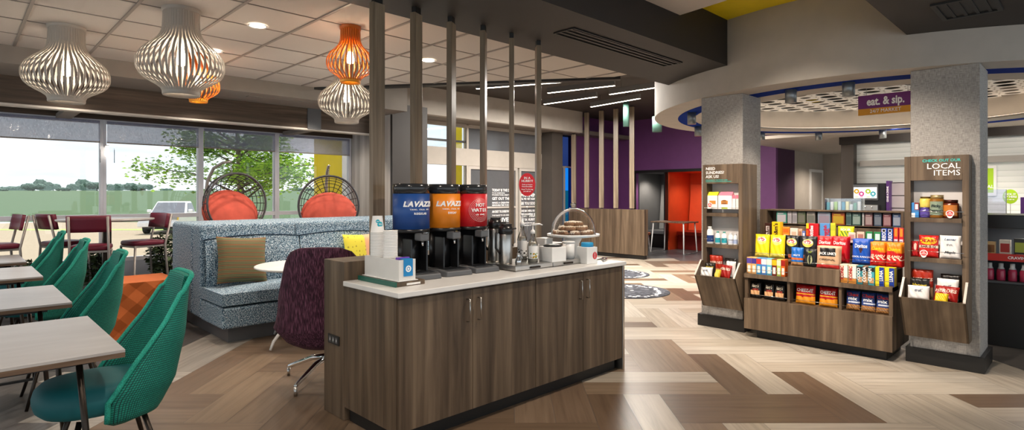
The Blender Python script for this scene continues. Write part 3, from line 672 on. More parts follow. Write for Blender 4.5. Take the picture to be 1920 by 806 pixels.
def canister(px, py, w, h, label, lidm, lid, z=TZ, rz=0, logo=False, round_=False):
    x, y = at(px, py, z); t = thing('canister', label, 'canister', (x, y, z), rz)
    if round_: MB().lathe([(w, 0), (w, h)], 28).build('body', M_WHITE, t); MB().lathe([(w+.003, h), (w+.003, h+.012), (.001, h+.014)], 28).build('lid', lidm, t)
    else:
        B('body', t, M_WHITE, (-w, w, -w, w, 0, h), bevel=.004)
        if lid == 'round':
            MB().lathe([(w*.86, h), (w*.86, h+.028), (w*.80, h+.034), (.001, h+.034)], 28).build('lid', lidm, t)
        elif lid == 'black': MB().lathe([(w*.95, h), (w*.98, h+.012), (w*.5, h+.018), (.001, h+.018)], 24).build('lid', lidm, t)
        else: B('lid', t, lidm, (-w*1.04, w*1.04, -w*1.04, w*1.04, h, h+.012), bevel=.003)
    return t
canister(1036, 489, .075, .112, 'square white canister with black scalloped lid on the tray', M_BLKPL, 'black', rz=R(-5))
canister(1066, 484, .048, .125, 'round white canister behind the cake stand foot', M_WHITE, '', round_=True)
canister(1021, 478, .05, .135, 'white canister with flat white lid behind the black lidded one', M_WHITE, 'flat')
canister(1000, 480, .035, .09, 'small white sweetener box between the syrup bottles and canisters', M_WHITE, 'flat')
bx = canister(1101, 493.5, .058, .135, 'white cube canister with sky blue round lid and red emblem', mat('sky_blue_lid', '#2aa3dc', .35), 'round', z=TOPZ, rz=R(-8))
eb = MB(); rd = mat('red_print', '#d4202c', .5)
eb.grid(lambda u, v: (.028+.024*v*cos(2*pi*u), -.0586, .066+.03*v*sin(2*pi*u)), 28, 2, 0, False, True); em = eb.build('emblem', rd, bx)
for k in range(3): MB().grid(lambda u, v: (.028+(.006+.0015*v)*cos(2*pi*u), -.0592, .083-.016*k+(.006+.0015*v)*sin(2*pi*u)), 16, 1, 0, False, True).build('emblem_ring', M_LETW, em)
# ---- cake stand with glass dome and a pile of striped cookies
cx_, cy_ = at(1075, 487, TOPZ)
cs = thing('cake_stand', 'white pedestal cake stand under a clear glass dome', 'cake stand', (cx_, cy_, TOPZ))
MB().lathe([(.085, 0), (.085, .006), (.055, .02), (.05, .14), (.075, .185), (.19, .20), (.222, .206), (.224, .222), (.216, .224), (.21, .212), (.001, .212)], 56).build('pedestal', M_WHITE, cs)
dmh = MB().lathe([(.19*cos(a), .218+.225*sin(a)**.92) for a in [pi/2*k/18 for k in range(19)]][:-1]+[(.022, .443)], 56, capb=False, capt=False)
do = dmh.build('dome', glass('dome_glass', (1, 1, 1), .985, .03, 1.15), cs); MB().lathe([(.012, .442), (.02, .455), (.026, .47), (.024, .482), (.001, .486)], 24).build('knob', glass('knob_glass', (.95, .97, .97), .75, .05), do)
MB().lathe([(.19, .2135), (.196, .2145), (.196, .22), (.19, .222)], 56, capb=False, capt=False).build('dome_rim', glass('knob_glass'), do)
M_COOK = mat('cookie_dough', '#8f6c50', .9, var=.25); M_ICE = mat('cream_drizzle', '#eadcc8', .5)
ckm = MB().lathe([(.022, 0), (.033, .003), (.036, .012), (.034, .02), (.026, .026), (.001, .028)], 20)
ck0 = None; kc = 0
zb_ = TOPZ+.213
for lay, (n, rr) in enumerate(((8, .128), (6, .082), (3, .042))):
    for k in range(n):
        a = 2*pi*k/n+lay*.4; x, y, z = cx_+rr*cos(a), cy_+rr*sin(a), zb_+lay*.0375
        lb = '%s striped cookie counted round the %s layer under the dome' % (ORD[k], ['bottom', 'middle', 'top'][lay])
        if ck0 is None:
            ck0 = ckm.build('cookie', M_COOK); ck0.scale = (1.32, 1.32, 1.32); ck0.location = (x, y, z); tag(ck0, lb, 'cookie', 'cookies under the glass dome')
            ic = MB()
            for s in range(5):
                yy = -.024+.012*s; ic.tube([(-.03*cos(s*.6-1.2), yy, .0260-.006*(abs(yy)/.03)), (0, yy+.003, .0285-.003*(abs(yy)/.03)), (.03*cos(s*.6-1.2), yy, .0260-.006*(abs(yy)/.03)), (.037*cos(s*.6-1.2), yy, .012)], .0058, 6)
            ic.build('drizzle', M_ICE, ck0)
        else: dup(ck0, (x, y, z), random.random()*6, lb)
# inner cookies that carry the pile
for k in range(3):
    a = 2*pi*k/3; dup(ck0, (cx_+.045*cos(a), cy_+.045*sin(a), zb_), a, '%s striped cookie in the inner ring beneath the pile' % ORD[k])
# ---- steel lids / tongs at the end of the top
tg = thing('serving_tongs', 'polished tongs lying on the right end of the white countertop', 'tongs', (3.92, 2.90, TOPZ), R(35))
for s in (-1, 1): MB().tube([(-.09, .0, .012), (0, .012*s, .012), (.08, .02*s, .010), (.11, .012*s, .008)], [.005, .006, .006, .009], 8).build('arm', M_CHROME, tg)
pt = tag(MB().box(-.05, .10, -.05, .05, 0, .012).build('napkin_tray', M_STEEL, None, .004, loc=(3.89, 3.02, TOPZ)), 'flat steel napkin tray behind the tongs at the counter end', 'tray')
# ---- round red card on a wire holder
x, y = at(990, 492, TZ); x, y = 3.30, 3.20
ch_ = thing('card_holder', 'round red notice card held on a thin wire stand behind the syrups', 'sign', (x, y, TZ), R(-45+2))
MB().cyl(0, 0, 0, .012, .03, 20).build('foot', M_WHITE, ch_); MB().tube([(0, 0, .012), (0, 0, .50)], .002, 6).build('wire', M_CHROME, ch_)
cdz = zat(346, x, y)-TZ
MB().grid(lambda u, v: (.066*v*cos(2*pi*u), -.003, cdz+.092*v*sin(2*pi*u)), 40, 2, 0, False, True).build('card', mat('red_card', '#d8212c', .5, var=0), ch_, solid=.003)
for tx, dz, h in (('IN A', .052, .026), ('HURRY?', .028, .026), ('Grab an Instant', 0, .0135), ('Hotel Breakfast', -.016, .0135), ('Need To-Go bag', -.038, .0135), ('just ask us!', -.054, .0135)):
    text(tx, h, M_LETW, ch_, (0, -.0078, cdz+dz), bold=.02)
# ================================================================== DINING SIDE
# ---- teal woven chairs and pale tables
t = NT('teal_weave'); br = t.n('TexBrick', Scale=1.0); 
br.offset = 0; br.squash = 1
for k, vv in (('Brick Width', .0115), ('Row Height', .0115), ('Mortar Size', .0018), ('Mortar Smooth', .35), ('Bias', 0)): br.inputs[k].default_value = vv
br.inputs['Color1'].default_value = (*lin('#1d9c86'), 1); br.inputs['Color2'].default_value = (*lin('#188c7a'), 1); br.inputs['Mortar'].default_value = (*lin('#063c3a'), 1)
t.l(t.coords('UV'), br.inputs[0]); t.l(br.outputs[0], t.b.inputs['Base Color']); t.b.inputs['Roughness'].default_value = .75; t.bump(br.outputs[1], .4, -.002); M_TWEAVE = t.m
M_TPIPE = NT('teal_piping'); wv = M_TPIPE.n('TexNoise', Scale=300.0); M_TPIPE.l(M_TPIPE.coords(), wv.inputs[0]); M_TPIPE.l(M_TPIPE.ramp(wv.outputs[0], [(.4, '#15806f'), (.6, '#2fb79f')]), M_TPIPE.b.inputs['Base Color']); M_TPIPE.b.inputs['Roughness'].default_value = .8
M_TSEAT = mat('teal_seat_cloth', '#126a70', .6)
def lerp(a, b, t): return a+(b-a)*t
def interp(tb, v):
    for (a, x), (b, y) in zip(tb, tb[1:]):
        if v <= b: 
            q = (v-a)/(b-a); q = q*q*(3-2*q) if False else q
            return lerp(x, y, q)
    return tb[-1][1]
def shell(u, v):      # forward is +x; u -1..1 around the back, v 0..1 upwards
    z = interp([(0, .30), (.12, .33), (1, 1.02)], v)
    w = interp([(0, .16), (.12, .215), (.3, .245), (.6, .235), (.85, .20), (1, .165)], v)
    xb = interp([(0, -.10), (.12, -.21), (.3, -.285), (.6, -.33), (1, -.345)], v)
    xf = interp([(0, .02), (.12, .055), (.25, .055), (.45, -.045), (.7, -.19), (.88, -.27), (1, -.325)], v)
    a = u*pi/2
    return (xf-(xf-xb)*cos(a)**.8 if abs(u) < 1 else xf, w*math.copysign(abs(sin(a))**.85, sin(a)), z-.02*(abs(u)**3)*(v > .9))
def teal_chair(loc, rz, label, proto=None):
    if proto: return dup(proto, loc, rz, label)
    c = thing('dining_chair', label, 'chair', loc, rz, 'teal chairs along the dining tables')
    MB().grid(lambda u, v: shell(2*u-1, v), 28, 26, 0, True, False, lambda u, v: (u*.95, v*.78)).build('back_shell', M_TWEAVE, c, solid=.035, soff=1)
    rim = [shell(-1, v/24) for v in range(3, 24)]+[shell(-1+2*k/16, 1) for k in range(17)]+[shell(1, v/24) for v in range(23, 2, -1)]
    MB().tube([(x, y, z+.004) for x, y, z in rim], .013, 8).build('piping_or_gap_line', M_TPIPE.m, c)
    MB().pad(.27, .235, .365, .525, .07, (.055, 0), 2.4, 44, 0, .02).build('seat', M_TSEAT, c)
    B('seat_frame', c, M_DKMET, (-.12, .2, -.02, .02, .325, .345), (-.02, .02, -.15, .15, .325, .345))
    for sx in (-1, 1):
        for sy in (-1, 1):
            MB().tube([(.02+.13*sx, .12*sy, .345), (.02+.22*sx, .20*sy, 0)], [.014, .010], 10).build('leg', M_DKMET, c)
    return c
YC = [3.59, 5.22, 6.85, 8.48]
CHL = ['nearest teal woven dining chair, by the front table', 'second teal woven dining chair from the front', 'third teal woven dining chair from the front', 'farthest teal woven dining chair, close to the windows']
tc0 = None
for k, y in enumerate(YC):
    c = teal_chair((.595+.0*k, y, 0), pi, CHL[k], tc0); tc0 = tc0 or c
t = NT('grey_laminate'); nz = t.n('TexNoise', Scale=1.0, Detail=4.0, Distortion=.5); t.l(t.coords('Object', (2, 9, 2)), nz.inputs[0])
t.l(t.ramp(nz.outputs[0], [(.3, '#aca7a4'), (.6, '#b6b2af'), (.8, '#c0bcb9')]), t.b.inputs['Base Color']); t.b.inputs['Roughness'].default_value = .3; M_LAM = t.m
TBL = ['nearest pale grey rectangular dining table', 'second pale grey dining table from the front', 'third pale grey dining table from the front', 'farthest pale grey dining table near the windows']
t0 = None
for k, y in enumerate((3.13, 4.76, 6.45, 8.02)):
    if t0: dup(t0, (.57, y, 0), None, TBL[k]); continue
    t0 = thing('dining_table', TBL[k], 'table', (.57, y, 0), 0, 'pale dining tables'); LY, LX = 1.03, 1.25
    B('tabletop', t0, M_LAM, (-LX, 0, 0, LY, .728, .74)); B('edge_band', t0, M_WOODX, (-LX, 0, 0, LY, .705, .7275), bevel=.001)
    for xx, sx in ((-.16, .05), (-LX+.16, -.05)):
        for yy, sy in ((.10, -.06), (LY-.10, .06)):
            MB().tube([(xx, yy, .705), (xx+sx, yy+sy, 0)], .0135, 8).build('leg', M_DKMET, t0)
    B('stretcher', t0, M_BLACK, (-LX+.14, -.14, LY/2-.012, LY/2+.012, .14, .155)); B('apron', t0, M_BLACK, (-LX+.12, -.12, .09, .12, .68, .705)); B('apron', t0, M_BLACK, (-LX+.12, -.12, LY-.12, LY-.09, .68, .705))
# ---- orange faceted ottoman behind the chairs
ot = MB(); ox0, ox1, oy0, oy1 = 1.05, 1.62, 6.2, 6.85
M_OTT = mat('orange_felt', '#c8682e', .8)
pm = MB()
def facet(P0, U, V, n, nu, nv, hgt):
    P0, U, V, n = map(Vector, (P0, U, V, n))
    for i in range(nu):
        for j in range(nv):
            a = P0+U*(i/nu)+V*(j/nv); b = a+U/nu; c = b+V/nv; d = a+V/nv; e = (a+c)/2+n*hgt*((i+j) % 2*2-1)
            pm.add([a, b, c, d, e], [(0, 1, 4), (1, 2, 4), (2, 3, 4), (3, 0, 4)])
h_ = .56
facet((0, 0, 0), (.6, 0, 0), (0, 0, h_), (0, -1, 0), 4, 4, .02); facet((.6, 0, 0), (0, .65, 0), (0, 0, h_), (1, 0, 0), 4, 4, .02)
facet((.6, .65, 0), (-.6, 0, 0), (0, 0, h_), (0, 1, 0), 4, 4, .02); facet((0, .65, 0), (0, -.65, 0), (0, 0, h_), (-1, 0, 0), 4, 4, .02)
pm.add([(0, 0, h_), (.6, 0, h_), (.6, .65, h_), (0, .65, h_)], [(0, 1, 2, 3)]); 
oo = tag(pm.build('ottoman', M_OTT, None, loc=(1.12, 6.85, 0)), 'orange ottoman with faceted sides between the teal chairs and the blue sofa', 'ottoman')
# ---- blue tweed banquette
t = NT('blue_tweed'); n1 = t.n('TexNoise', Scale=1.0, Detail=2.5, Roughness=.7); t.l(t.coords('Object', (110, 110, 95)), n1.inputs[0])
t.l(t.ramp(n1.outputs[0], [(.38, '#122438'), (.47, '#3f6480'), (.53, '#8fb0c4'), (.62, '#e4edf2')]), t.b.inputs['Base Color']); t.b.inputs['Roughness'].default_value = .9; t.bump(n1.outputs[0], .3, .004); M_TWEED = t.m
sx0, sx1, sy0 = 1.86, 5.0, 5.89
so = thing('banquette_sofa', 'long blue and white tweed banquette sofa facing the coffee station', 'sofa', (sx0, sy0, 0)); SL = sx1-sx0
B('plinth', so, M_DKPL, (.08, SL-.08, .09, 1.70, 0, .15))
B('base', so, M_TWEED, (0, SL, 0, .68, .15, .355), bevel=.02)
def cushion(a, b):
    mb = MB()
    mb.grid(lambda u, v: (lerp(a, b, u), lerp(.0, .69, v), .49+.035*sin(pi*v)**.6*(1-abs(2*u-1)**6)), 16, 12)
    mb.grid(lambda u, v: (lerp(a, b, u), 0, lerp(.375, .49, v)), 16, 2); mb.grid(lambda u, v: (a, lerp(.69, 0, u), lerp(.375, .49, v)), 8, 2)
    mb.grid(lambda u, v: (b, lerp(0, .69, u), lerp(.375, .49, v)), 8, 2); mb.grid(lambda u, v: (lerp(a, b, u), lerp(.69, 0, v), .375), 2, 2)
    return mb.build('seat_cushion', M_TWEED, so)
cushion(0.0, SL)
for a, b in ((.02, 1.02), (1.03, 2.05), (2.06, SL)):
    mb = MB(); mb.grid(lambda u, v: (lerp(a, b, u), .60-.03*sin(pi*min(1, v*1.05))-.02*(1-v)-.02*max(0, sin(pi*u))**.5*sin(pi*min(1, max(0, v))), lerp(.48, .985+.03*sin(pi*u), v)), 14, 12)
    mb.grid(lambda u, v: (lerp(a, b, u), .60+.09*v, .985+.03*sin(pi*u)-.01*v), 14, 2)
    bcu = mb.build('back_cushion', M_TWEED, so)
    MB().tube([(lerp(a, b, q/14), .598, .987+.03*sin(pi*q/14)) for q in range(15)], .007, 6).build('piping_or_gap_line', mat('cushion_gap_shade', '#22384c', .9), bcu)  # dark tube drawn in for the shaded line above the back cushion
for a, b in ((.0, 1.02), (1.025, 2.055), (2.06, SL)): B('back_rest', so, M_TWEED, (a, b, .68, .98, .15, 1.14), bevel=.035, seg=3)
B('rear_back', so, M_TWEED, (0, SL, .985, 1.78, .15, 1.14), bevel=.04, seg=3)
def pillow(name, w, h, tk, m, label, cat, loc, rot, patch=None):
    mb = MB()
    def f(sg):
        def g(u, v):
            x, z = 2*u-1, 2*v-1; k = (1-x**4)*(1-z**4); pin = 1-.07*(1-abs(x)**2)*abs(z)**3; pin2 = 1-.07*(1-abs(z)**2)*abs(x)**3
            return (x*w/2*pin2, sg*tk/2*max(0, k)**.55, z*h/2*pin)
        return g
    mb.grid(f(-1), 16, 16); mb.grid(lambda u, v: f(1)(1-u, v), 16, 16)
    o = mb.build(name, m, None, loc=loc, rot=rot); return tag(o, label, cat)
t = NT('striped_weave'); wv = t.n('TexWave', Scale=17.0, Distortion=.25); wv.bands_direction = 'Z'; t.l(t.coords(), wv.inputs[0])
wv2 = t.n('TexWave', Scale=7.3, Distortion=.2); wv2.bands_direction = 'Z'; t.l(t.coords(), wv2.inputs[0])
a = t.ramp(wv.outputs[0], [(.0, '#4d5840'), (.4, '#7c7f58'), (.7, '#4a4638'), (1, '#8f7a50')]); b = t.ramp(wv2.outputs[0], [(.88, (0, 0, 0)), (.97, (.8, .8, .8))])
t.l(t.mix(b, a, '#964a30'), t.b.inputs['Base Color']); t.b.inputs['Roughness'].default_value = .9
X_ = onY(452, 6.38)
pillow('throw_pillow', .52, .50, .15, t.m, 'olive and rust striped throw pillow on the left of the tweed sofa', 'pillow', (X_, 6.345, .765), (R(-14), R(4), R(2)))
t = NT('yellow_print'); vo = t.n('TexVoronoi', Scale=24.0); vo.inputs['Randomness'].default_value = .3; t.l(t.coords('Object', (1, .01, .7)), vo.inputs[0])
a = t.ramp(vo.outputs[0], [(.16, '#b7a63a'), (.24, '#eee04a')]); gr = t.n('SeparateXYZ'); t.l(t.coords(), gr.inputs[0])
b = t.ramp(gr.outputs[0], [(.48, (0, 0, 0)), (.50, (1, 1, 1))]); mpx = t.n('MapRange'); mpx.inputs[1].default_value = -.5; mpx.inputs[2].default_value = .5; t.l(gr.outputs[0], mpx.inputs[0])
b = t.ramp(mpx.outputs[0], [(.50, (0, 0, 0)), (.52, (1, 1, 1))]); t.l(t.mix(b, a, '#f0b48c'), t.b.inputs['Base Color']); t.b.inputs['Roughness'].default_value = .8
pillow('throw_pillow', .50, .46, .14, t.m, 'yellow throw pillow with peach block on the sofa behind the paper cups', 'pillow', (onY(680, 6.36), 6.36, .75), (R(-12), 0, 0))
# ---- round white tables with curved white legs
rt = thing('round_table', 'round white table before the striped pillow', 'table', (2.55, 5.52, 0), 0, 'round white tables before the sofa')
MB().lathe([(.47, .735), (.50, .745), (.50, .757), (.49, .762), (.001, .762)], 56).build('tabletop', M_WHITE, rt); MB().cyl(0, 0, .30, .74, .035, 20).build('column', M_WHITE, rt)
for k in range(4):
    a = R(200+90*k); MB().tube([(.02*cos(a), .02*sin(a), .33)]+[(q*.47*cos(a), q*.47*sin(a), .33*(1-q)**.55*.9+.012) for q in (.2, .4, .6, .8, .92, 1.0)], [.02, .02, .018, .017, .015, .014, .012], 8).build('leg', M_WHITE, rt)
dup(rt, (3.95, 5.40, 0), R(20), 'round white table half hidden behind the paper cups')
# ---- plum swivel chair
t = NT('plum_tweed'); n1 = t.n('TexNoise', Scale=1.0, Detail=2.0); t.l(t.coords('Object', (190, 190, 16)), n1.inputs[0])
t.l(t.ramp(n1.outputs[0], [(.38, '#260d1c'), (.5, '#431a31'), (.66, '#76495f')]), t.b.inputs['Base Color']); t.b.inputs['Roughness'].default_value = .9; M_PLUM = t.m
pc = thing('lounge_chair', 'plum tweed swivel armchair seen from behind, left of the coffee counter', 'armchair', (2.11, 4.22, 0), R(54))
def plum(u, v):      # forward +x
    a = (2*u-1)*R(108)
    z0 = .30; zt = interp([(0, 1.07), (.25, 1.065), (.40, 1.03), (.52, .93), (.66, .78), (.82, .66), (1, .61)], abs(2*u-1))
    wdt = interp([(0, .05), (.10, .20), (.22, .30), (.38, .40), (.46, .385), (.62, .37), (.85, .36), (1, .335)], v)
    dep = interp([(0, .05), (.10, .18), (.22, .26), (.40, .30), (.62, .315), (.85, .34), (1, .36)], v)
    zb = interp([(0, .27), (.10, .285), (.22, .33), (.40, .45)], v) if v < .4 else lerp(.45, zt, (v-.4)/.6)
    return (-.02-dep*cos(a) if abs(a) < pi/2 else -.02-dep*cos(a), wdt*sin(a), zb)
MB().grid(plum, 32, 26).build('shell', M_PLUM, pc, solid=.035, soff=1)
MB().pad(.30, .27, .40, .53, .05, (.04, 0), 3.0, 40, 0, .02).build('seat', M_PLUM, pc)
MB().cyl(0, 0, .16, .30, .03, 16).build('column', M_CHROME, pc)
for k in range(4):
    a = R(45+90*k+18); lg = MB(); lg.tube([(0, 0, .19), (.15*cos(a), .15*sin(a), .165), (.37*cos(a), .37*sin(a), .075), (.385*cos(a), .385*sin(a), .068)], [.024, .022, .016, .014], 8)
    lo = lg.build('leg', M_CHROME, pc); MB().cyl(.377*cos(a), .377*sin(a), 0, .066, .014, 12).build('glide', M_STEEL, lo)
# ---- bar stools and high tables by the windows
M_MAR = mat('maroon_vinyl', '#6d1730', .45); M_STL = mat('greige_metal', '#b0a9a3', .4, .4)
def stool(loc, rz, label, proto=None, s=1):
    if proto: return dup(proto, loc, rz, label)
    c = thing('bar_stool', label, 'bar stool', loc, rz, 'maroon bar stools by the windows')
    MB().pad(.21, .20, .80, .86, .02, (0, 0), 5, 36, 0, .012).build('seat', M_MAR, c)
    MB().grid(lambda u, v: (-.215-.035*v-.03*(1-(2*u-1)**2)+.03, lerp(-.21, .21, u), lerp(1.02, 1.21, v)), 12, 4).build('backrest', M_MAR, c, solid=.035, soff=0)
    B('seat_frame', c, M_STL, (-.19, .19, -.18, .18, .775, .80), bevel=.003)
    for sy in (-1, 1):
        MB().tube([(-.27, .185*sy, 1.20), (-.185, .185*sy, .80), (-.235, .205*sy, 0)], .014, 6).build('leg', M_STL, c)
        MB().tube([(.18, .175*sy, .79), (.22, .20*sy, 0)], .014, 6).build('leg', M_STL, c)
        MB().tube([(-.213, .196*sy, .30), (.207, .19*sy, .30)], .008, 6).build('stretcher', M_STL, c)
    MB().tube([(.207, -.19, .33), (.207, .19, .33)], .008, 6).build('foot_rest', M_STL, c)
    return c
def at_d(px, d): return dl(d, (px-CX)/F_PX*d)
x, y = at_d(268, 7.55); s0 = stool((x, y, 0), R(195), 'maroon bar stool standing just left of the blue sofa end')
x, y = at_d(172, 6.85); stool((x, y, 0), R(75), 'maroon bar stool with its back to the room under the high table', s0)
x, y = at_d(122, 7.45); stool((x, y, 0), R(20), 'maroon bar stool on the left side of the high round table', s0)
x, y = at_d(-8, 6.95); stool((x, y, 0), R(190), 'maroon bar stool cut by the left picture edge', s0)
x, y = at_d(200, 7.3)
ht = thing('bar_table', 'high round table with pale top and dark post among maroon stools', 'bar table', (x, y, 0))
MB().lathe([(.50, 1.125), (.52, 1.135), (.52, 1.152), (.001, 1.152)], 48).build('tabletop', M_LAM, ht); B('column', ht, M_DKMET, (-.045, .045, -.045, .045, .03, 1.125), bevel=.004); MB().lathe([(.28, 0), (.28, .012), (.06, .03), (.001, .03)], 36).build('base', M_DKMET, ht)
# ---- hanging egg chairs
M_EGGM = mat('dark_rope', '#2c2a2c', .6); M_REDC = mat('coral_cushion', '#d45c4a', .85, var=.15)
def egg(px, d, zc, ax, label, r=.47, arm=-1):
    x, y = at_d(px, d); t = thing('hanging_chair', label, 'hanging chair', (x, y, 0), ax, 'hanging egg chairs by the windows')
    def sph(th, ph): return (-r*cos(th)*1.0+.10, r*sin(th)*cos(ph), zc+r*sin(th)*sin(ph)*1.04)      # axis +x is the opening
    th0 = R(98)
    net = MB()
    for k in range(24): net.tube([sph(th0*q/10+.02, 2*pi*k/24) for q in range(11)], .0055, 5)
    for k in range(1, 10):
        th = th0*k/10; net.tube([sph(th, 2*pi*j/28) for j in range(28)], .0055, 5, 0, True)
    net.build('net_shell', M_EGGM, t)
    MB().tube([sph(th0, 2*pi*j/40) for j in range(40)], .017, 8, 0, True).build('rim', mat('grey_rim', '#4a484a', .45), t)
    cu = MB().ball((0, 0, 0), r*.93, 28, 0, (.30, 1.02, .92)).build('cushion', M_REDC, t, loc=(-.06, 0, zc-.14), rot=(0, R(-24), 0))
    q = arm
    arc = [(-.42, q*.12, .03), (-.54, q*.16, .8), (-.56, q*.16, zc+.05), (-.50, q*.15, zc+.34), (-.38, q*.11, zc+.53), (-.20, q*.05, zc+.61), (-.05, 0, zc+.62)]
    MB().tube(arc, [.026, .026, .025, .024, .022, .02, .018], 10).build('stand_arm', M_STL, t)
    MB().lathe([(.40, 0), (.40, .02), (.38, .03), (.001, .03)], 36, (-.42, q*.12)).build('base', M_STL, t)
    ch = MB(); z = zc+r*1.04
    while z < zc+.61: ch.tube([(-.05+.007*cos(a), .007*sin(a)*((int(z*40)) % 2), z+.013+.013*sin(a)) for a in (0, 1.05, 2.1, 3.14, 4.2, 5.24)], .0025, 4, 0, True); z += .02
    ch.tube([(.0, 0, zc+r*1.0), (-.05, 0, zc+.61)], .004, 5); ch.build('chain', M_CHROME, t)
    return t
egg(436, 8.5, 1.33, R(276), 'left hanging egg chair with coral cushion, near the tree view', .43, -1)
egg(617, 8.85, 1.29, R(243), 'right hanging egg chair with coral cushion, before the yellow pylon', .44, -.3)
# ---- pendants
def pendant(px, py, z_top, Hh, Rm, n, m, m2, label, grp, watt, col, d=None, zt=3.0):
    x, y = at(px, py, zt) if d is None else at_d(px, d)
    t = thing('pendant_lamp', label, 'pendant lamp', (x, y, zt), 0, grp)
    pr = [(0, .41), (.24, .426), (.317, .485), (.38, .59), (.444, .77), (.508, .90), (.57, .977), (.635, 1.0), (.714, .984), (.778, .918), (.825, .787), (.87, .62), (.897, .49), (.937, .426), (1.0, .41)]
    def rad(v): return Rm*interp(pr, v)
    def smooth(v): return (rad(max(0, v-.025))+rad(v)+rad(min(1, v+.025)))/3
    MB().lathe([(Rm*.44, 0), (Rm*.44, -.03), (Rm*.40, -.032)], 40, capb=False, capt=False).build('canopy', m, t)
    rb = MB(); N = 26
    for k in range(n):
        a = 2*pi*k/n; c, s = cos(a), sin(a); w = .0105*Rm/.38; vs = []; fs = []
        for i in range(N+1):
            v = i/N; r0 = smooth(v); dd = .004; z = -Hh*v
            for rr, sg in ((r0, -1), (r0, 1), (r0-dd, 1), (r0-dd, -1)): vs.append((rr*c-sg*w*s, rr*s+sg*w*c, z))
        for i in range(N):
            for q in range(4): fs.append((i*4+q, i*4+(q+1) % 4, (i+1)*4+(q+1) % 4, (i+1)*4+q))
        rb.add(vs, fs)
    rb.build('ribs', m, t)
    MB().lathe([(Rm*.37, -.03), (Rm*.37, -Hh*.27)], 40, capb=False, capt=False).build('neck', m, t)
    MB().lathe([(Rm*.425, -Hh*.93), (Rm*.425, -Hh*.985), (Rm*.41, -Hh*1.0), (Rm*.37, -Hh*.99), (Rm*.37, -Hh*.93)], 40, capb=False, capt=False).build('bottom_ring', m2, t)
    MB().cyl(0, 0, -Hh*.45, -Hh*.03, .022, 14).build('socket', m, t)
    MB().lathe([(.001, -Hh*.66), (.03, -Hh*.64), (.036, -Hh*.58), (.026, -Hh*.50), (.02, -Hh*.45)], 18).build('bulb', M_LIGHT, t)
    point(x, y, zt-Hh*.58, watt, col, .06)
    return t
M_PW = mat('pendant_white', '#aaa298', .4); M_PO = mat('pendant_orange', '#cf6a12', .4); M_POI = mat('pendant_orange_inner', '#f5a623', .45)
pendant(125, 50, 3, .70, .335, 44, M_PW, M_PW, 'leftmost large white ribbed pendant lamp under the tile ceiling', 'white ribbed pendants', 26, (1, .86, .7))
pendant(340, 18, 3, .72, .33, 44, M_PW, M_PW, 'large white ribbed pendant lamp, second from the left', 'white ribbed pendants', 26, (1, .86, .7))
pendant(650, 0, 3, .70, .325, 40, M_PW, M_PW, 'white ribbed pendant lamp hanging behind the orange one beside the fins', 'white ribbed pendants', 26, (1, .86, .7), d=6.75)
pendant(657, 50, 3, .52, .215, 28, M_PO, M_POI, 'orange ribbed pendant lamp beside the leftmost wooden fin', 'orange ribbed pendants', 14, (1, .75, .5))
pendant(372, 0, 3, .53, .215, 28, M_PO, M_POI, 'orange ribbed pendant lamp half hidden behind a white pendant', 'orange ribbed pendants', 14, (1, .75, .5), d=6.3)
# glass sconce on the window mullion
x, y = WX[2]+.03, 9.55
gl = thing('glass_sconce', 'small clear glass lamp on the window mullion at left', 'lamp', (x, y, 2.0))
B('arm', gl, M_CHROME, (-.02, .02, 0, .1, .12, .14)); MB().lathe([(.085, -.1), (.085, .1)], 20, capb=False, capt=False).build('glass_shade', glass('sconce_glass', (1, 1, 1), .95, .05, 1.1), gl); MB().lathe([(.001, -.03), (.03, 0), (.02, .08), (.018, .13)], 14).build('bulb', M_LIGHT, gl)
# ---- recessed ceiling downlights of the dining ceiling
for k, (px, py, lb) in enumerate(((483, 48, 'round recessed light in the tile ceiling right of the big pendants'), (401, 95, 'round recessed light peeking from behind the second pendant'), (803, 113, 'round recessed light seen between the wooden fins'))):
    x, y = at(px, py, 2.995); t = thing('recessed_light', lb, 'ceiling light', (x, y, 2.99)); 
    MB().lathe([(.07, 0), (.085, -.004), (.09, .0)], 28, capb=False, capt=False).build('trim_ring', M_WHITE, t); MB().lathe([(.07, .001), (.001, .002)], 28).build('lens', M_LIGHT, t)
    spot(x, y, 2.96, 60, R(125))
# ---- potted shrub behind the sofa end
M_LEAFD = mat('dark_leaf', '#4a5c3a', .6, var=.3); M_POT = mat('grey_planter', '#6d6a68', .7)
def shrub(x, y, z0, h, w, n, label, leaf=.075):
    t = thing('shrub', label, 'plant', (x, y, z0)); MB().lathe([(w*.45, 0), (w*.55, .28), (w*.5, .28), (w*.48, .25), (.001, .25)], 24).build('planter', M_POT, t)
    mb = MB(); st = MB(); r_ = random.Random(int(x*100))
    for k in range(14):
        a = r_.random()*6.28; st.tube([(0, 0, .2), (w*.3*cos(a), w*.3*sin(a), h*.6), (w*.5*cos(a), w*.5*sin(a), h*(.7+.3*r_.random()))], .006, 4)
    for k in range(n):
        a, b, rr = r_.random()*6.28, r_.uniform(-.8, 1), (.55+.45*r_.random()); cb = sqrt(max(0, 1-b*b)); c = Vector((w*rr*cb*cos(a), w*rr*cb*sin(a), h*.62+h*.38*rr*b))
        mb.M = Matrix.Translation(c) @ Matrix.Rotation(r_.random()*6.28, 4, 'Z') @ Matrix.Rotation(r_.uniform(-1, 1), 4, 'X'); s = leaf*r_.uniform(.6, 1.2)
        mb.add([(-s*.4, 0, 0), (0, -s*.36, s*.06), (s*.6, 0, 0), (0, s*.36, s*.06)], [(0, 1, 2, 3)])
    st.build('stems', M_DKMET, t); mb.build('foliage', M_LEAFD, t); return t
x, y = at_d(312, 8.0); shrub(x, y, 0, .95, .25, 800, 'dark leafy shrub in a planter between stool and blue sofa')
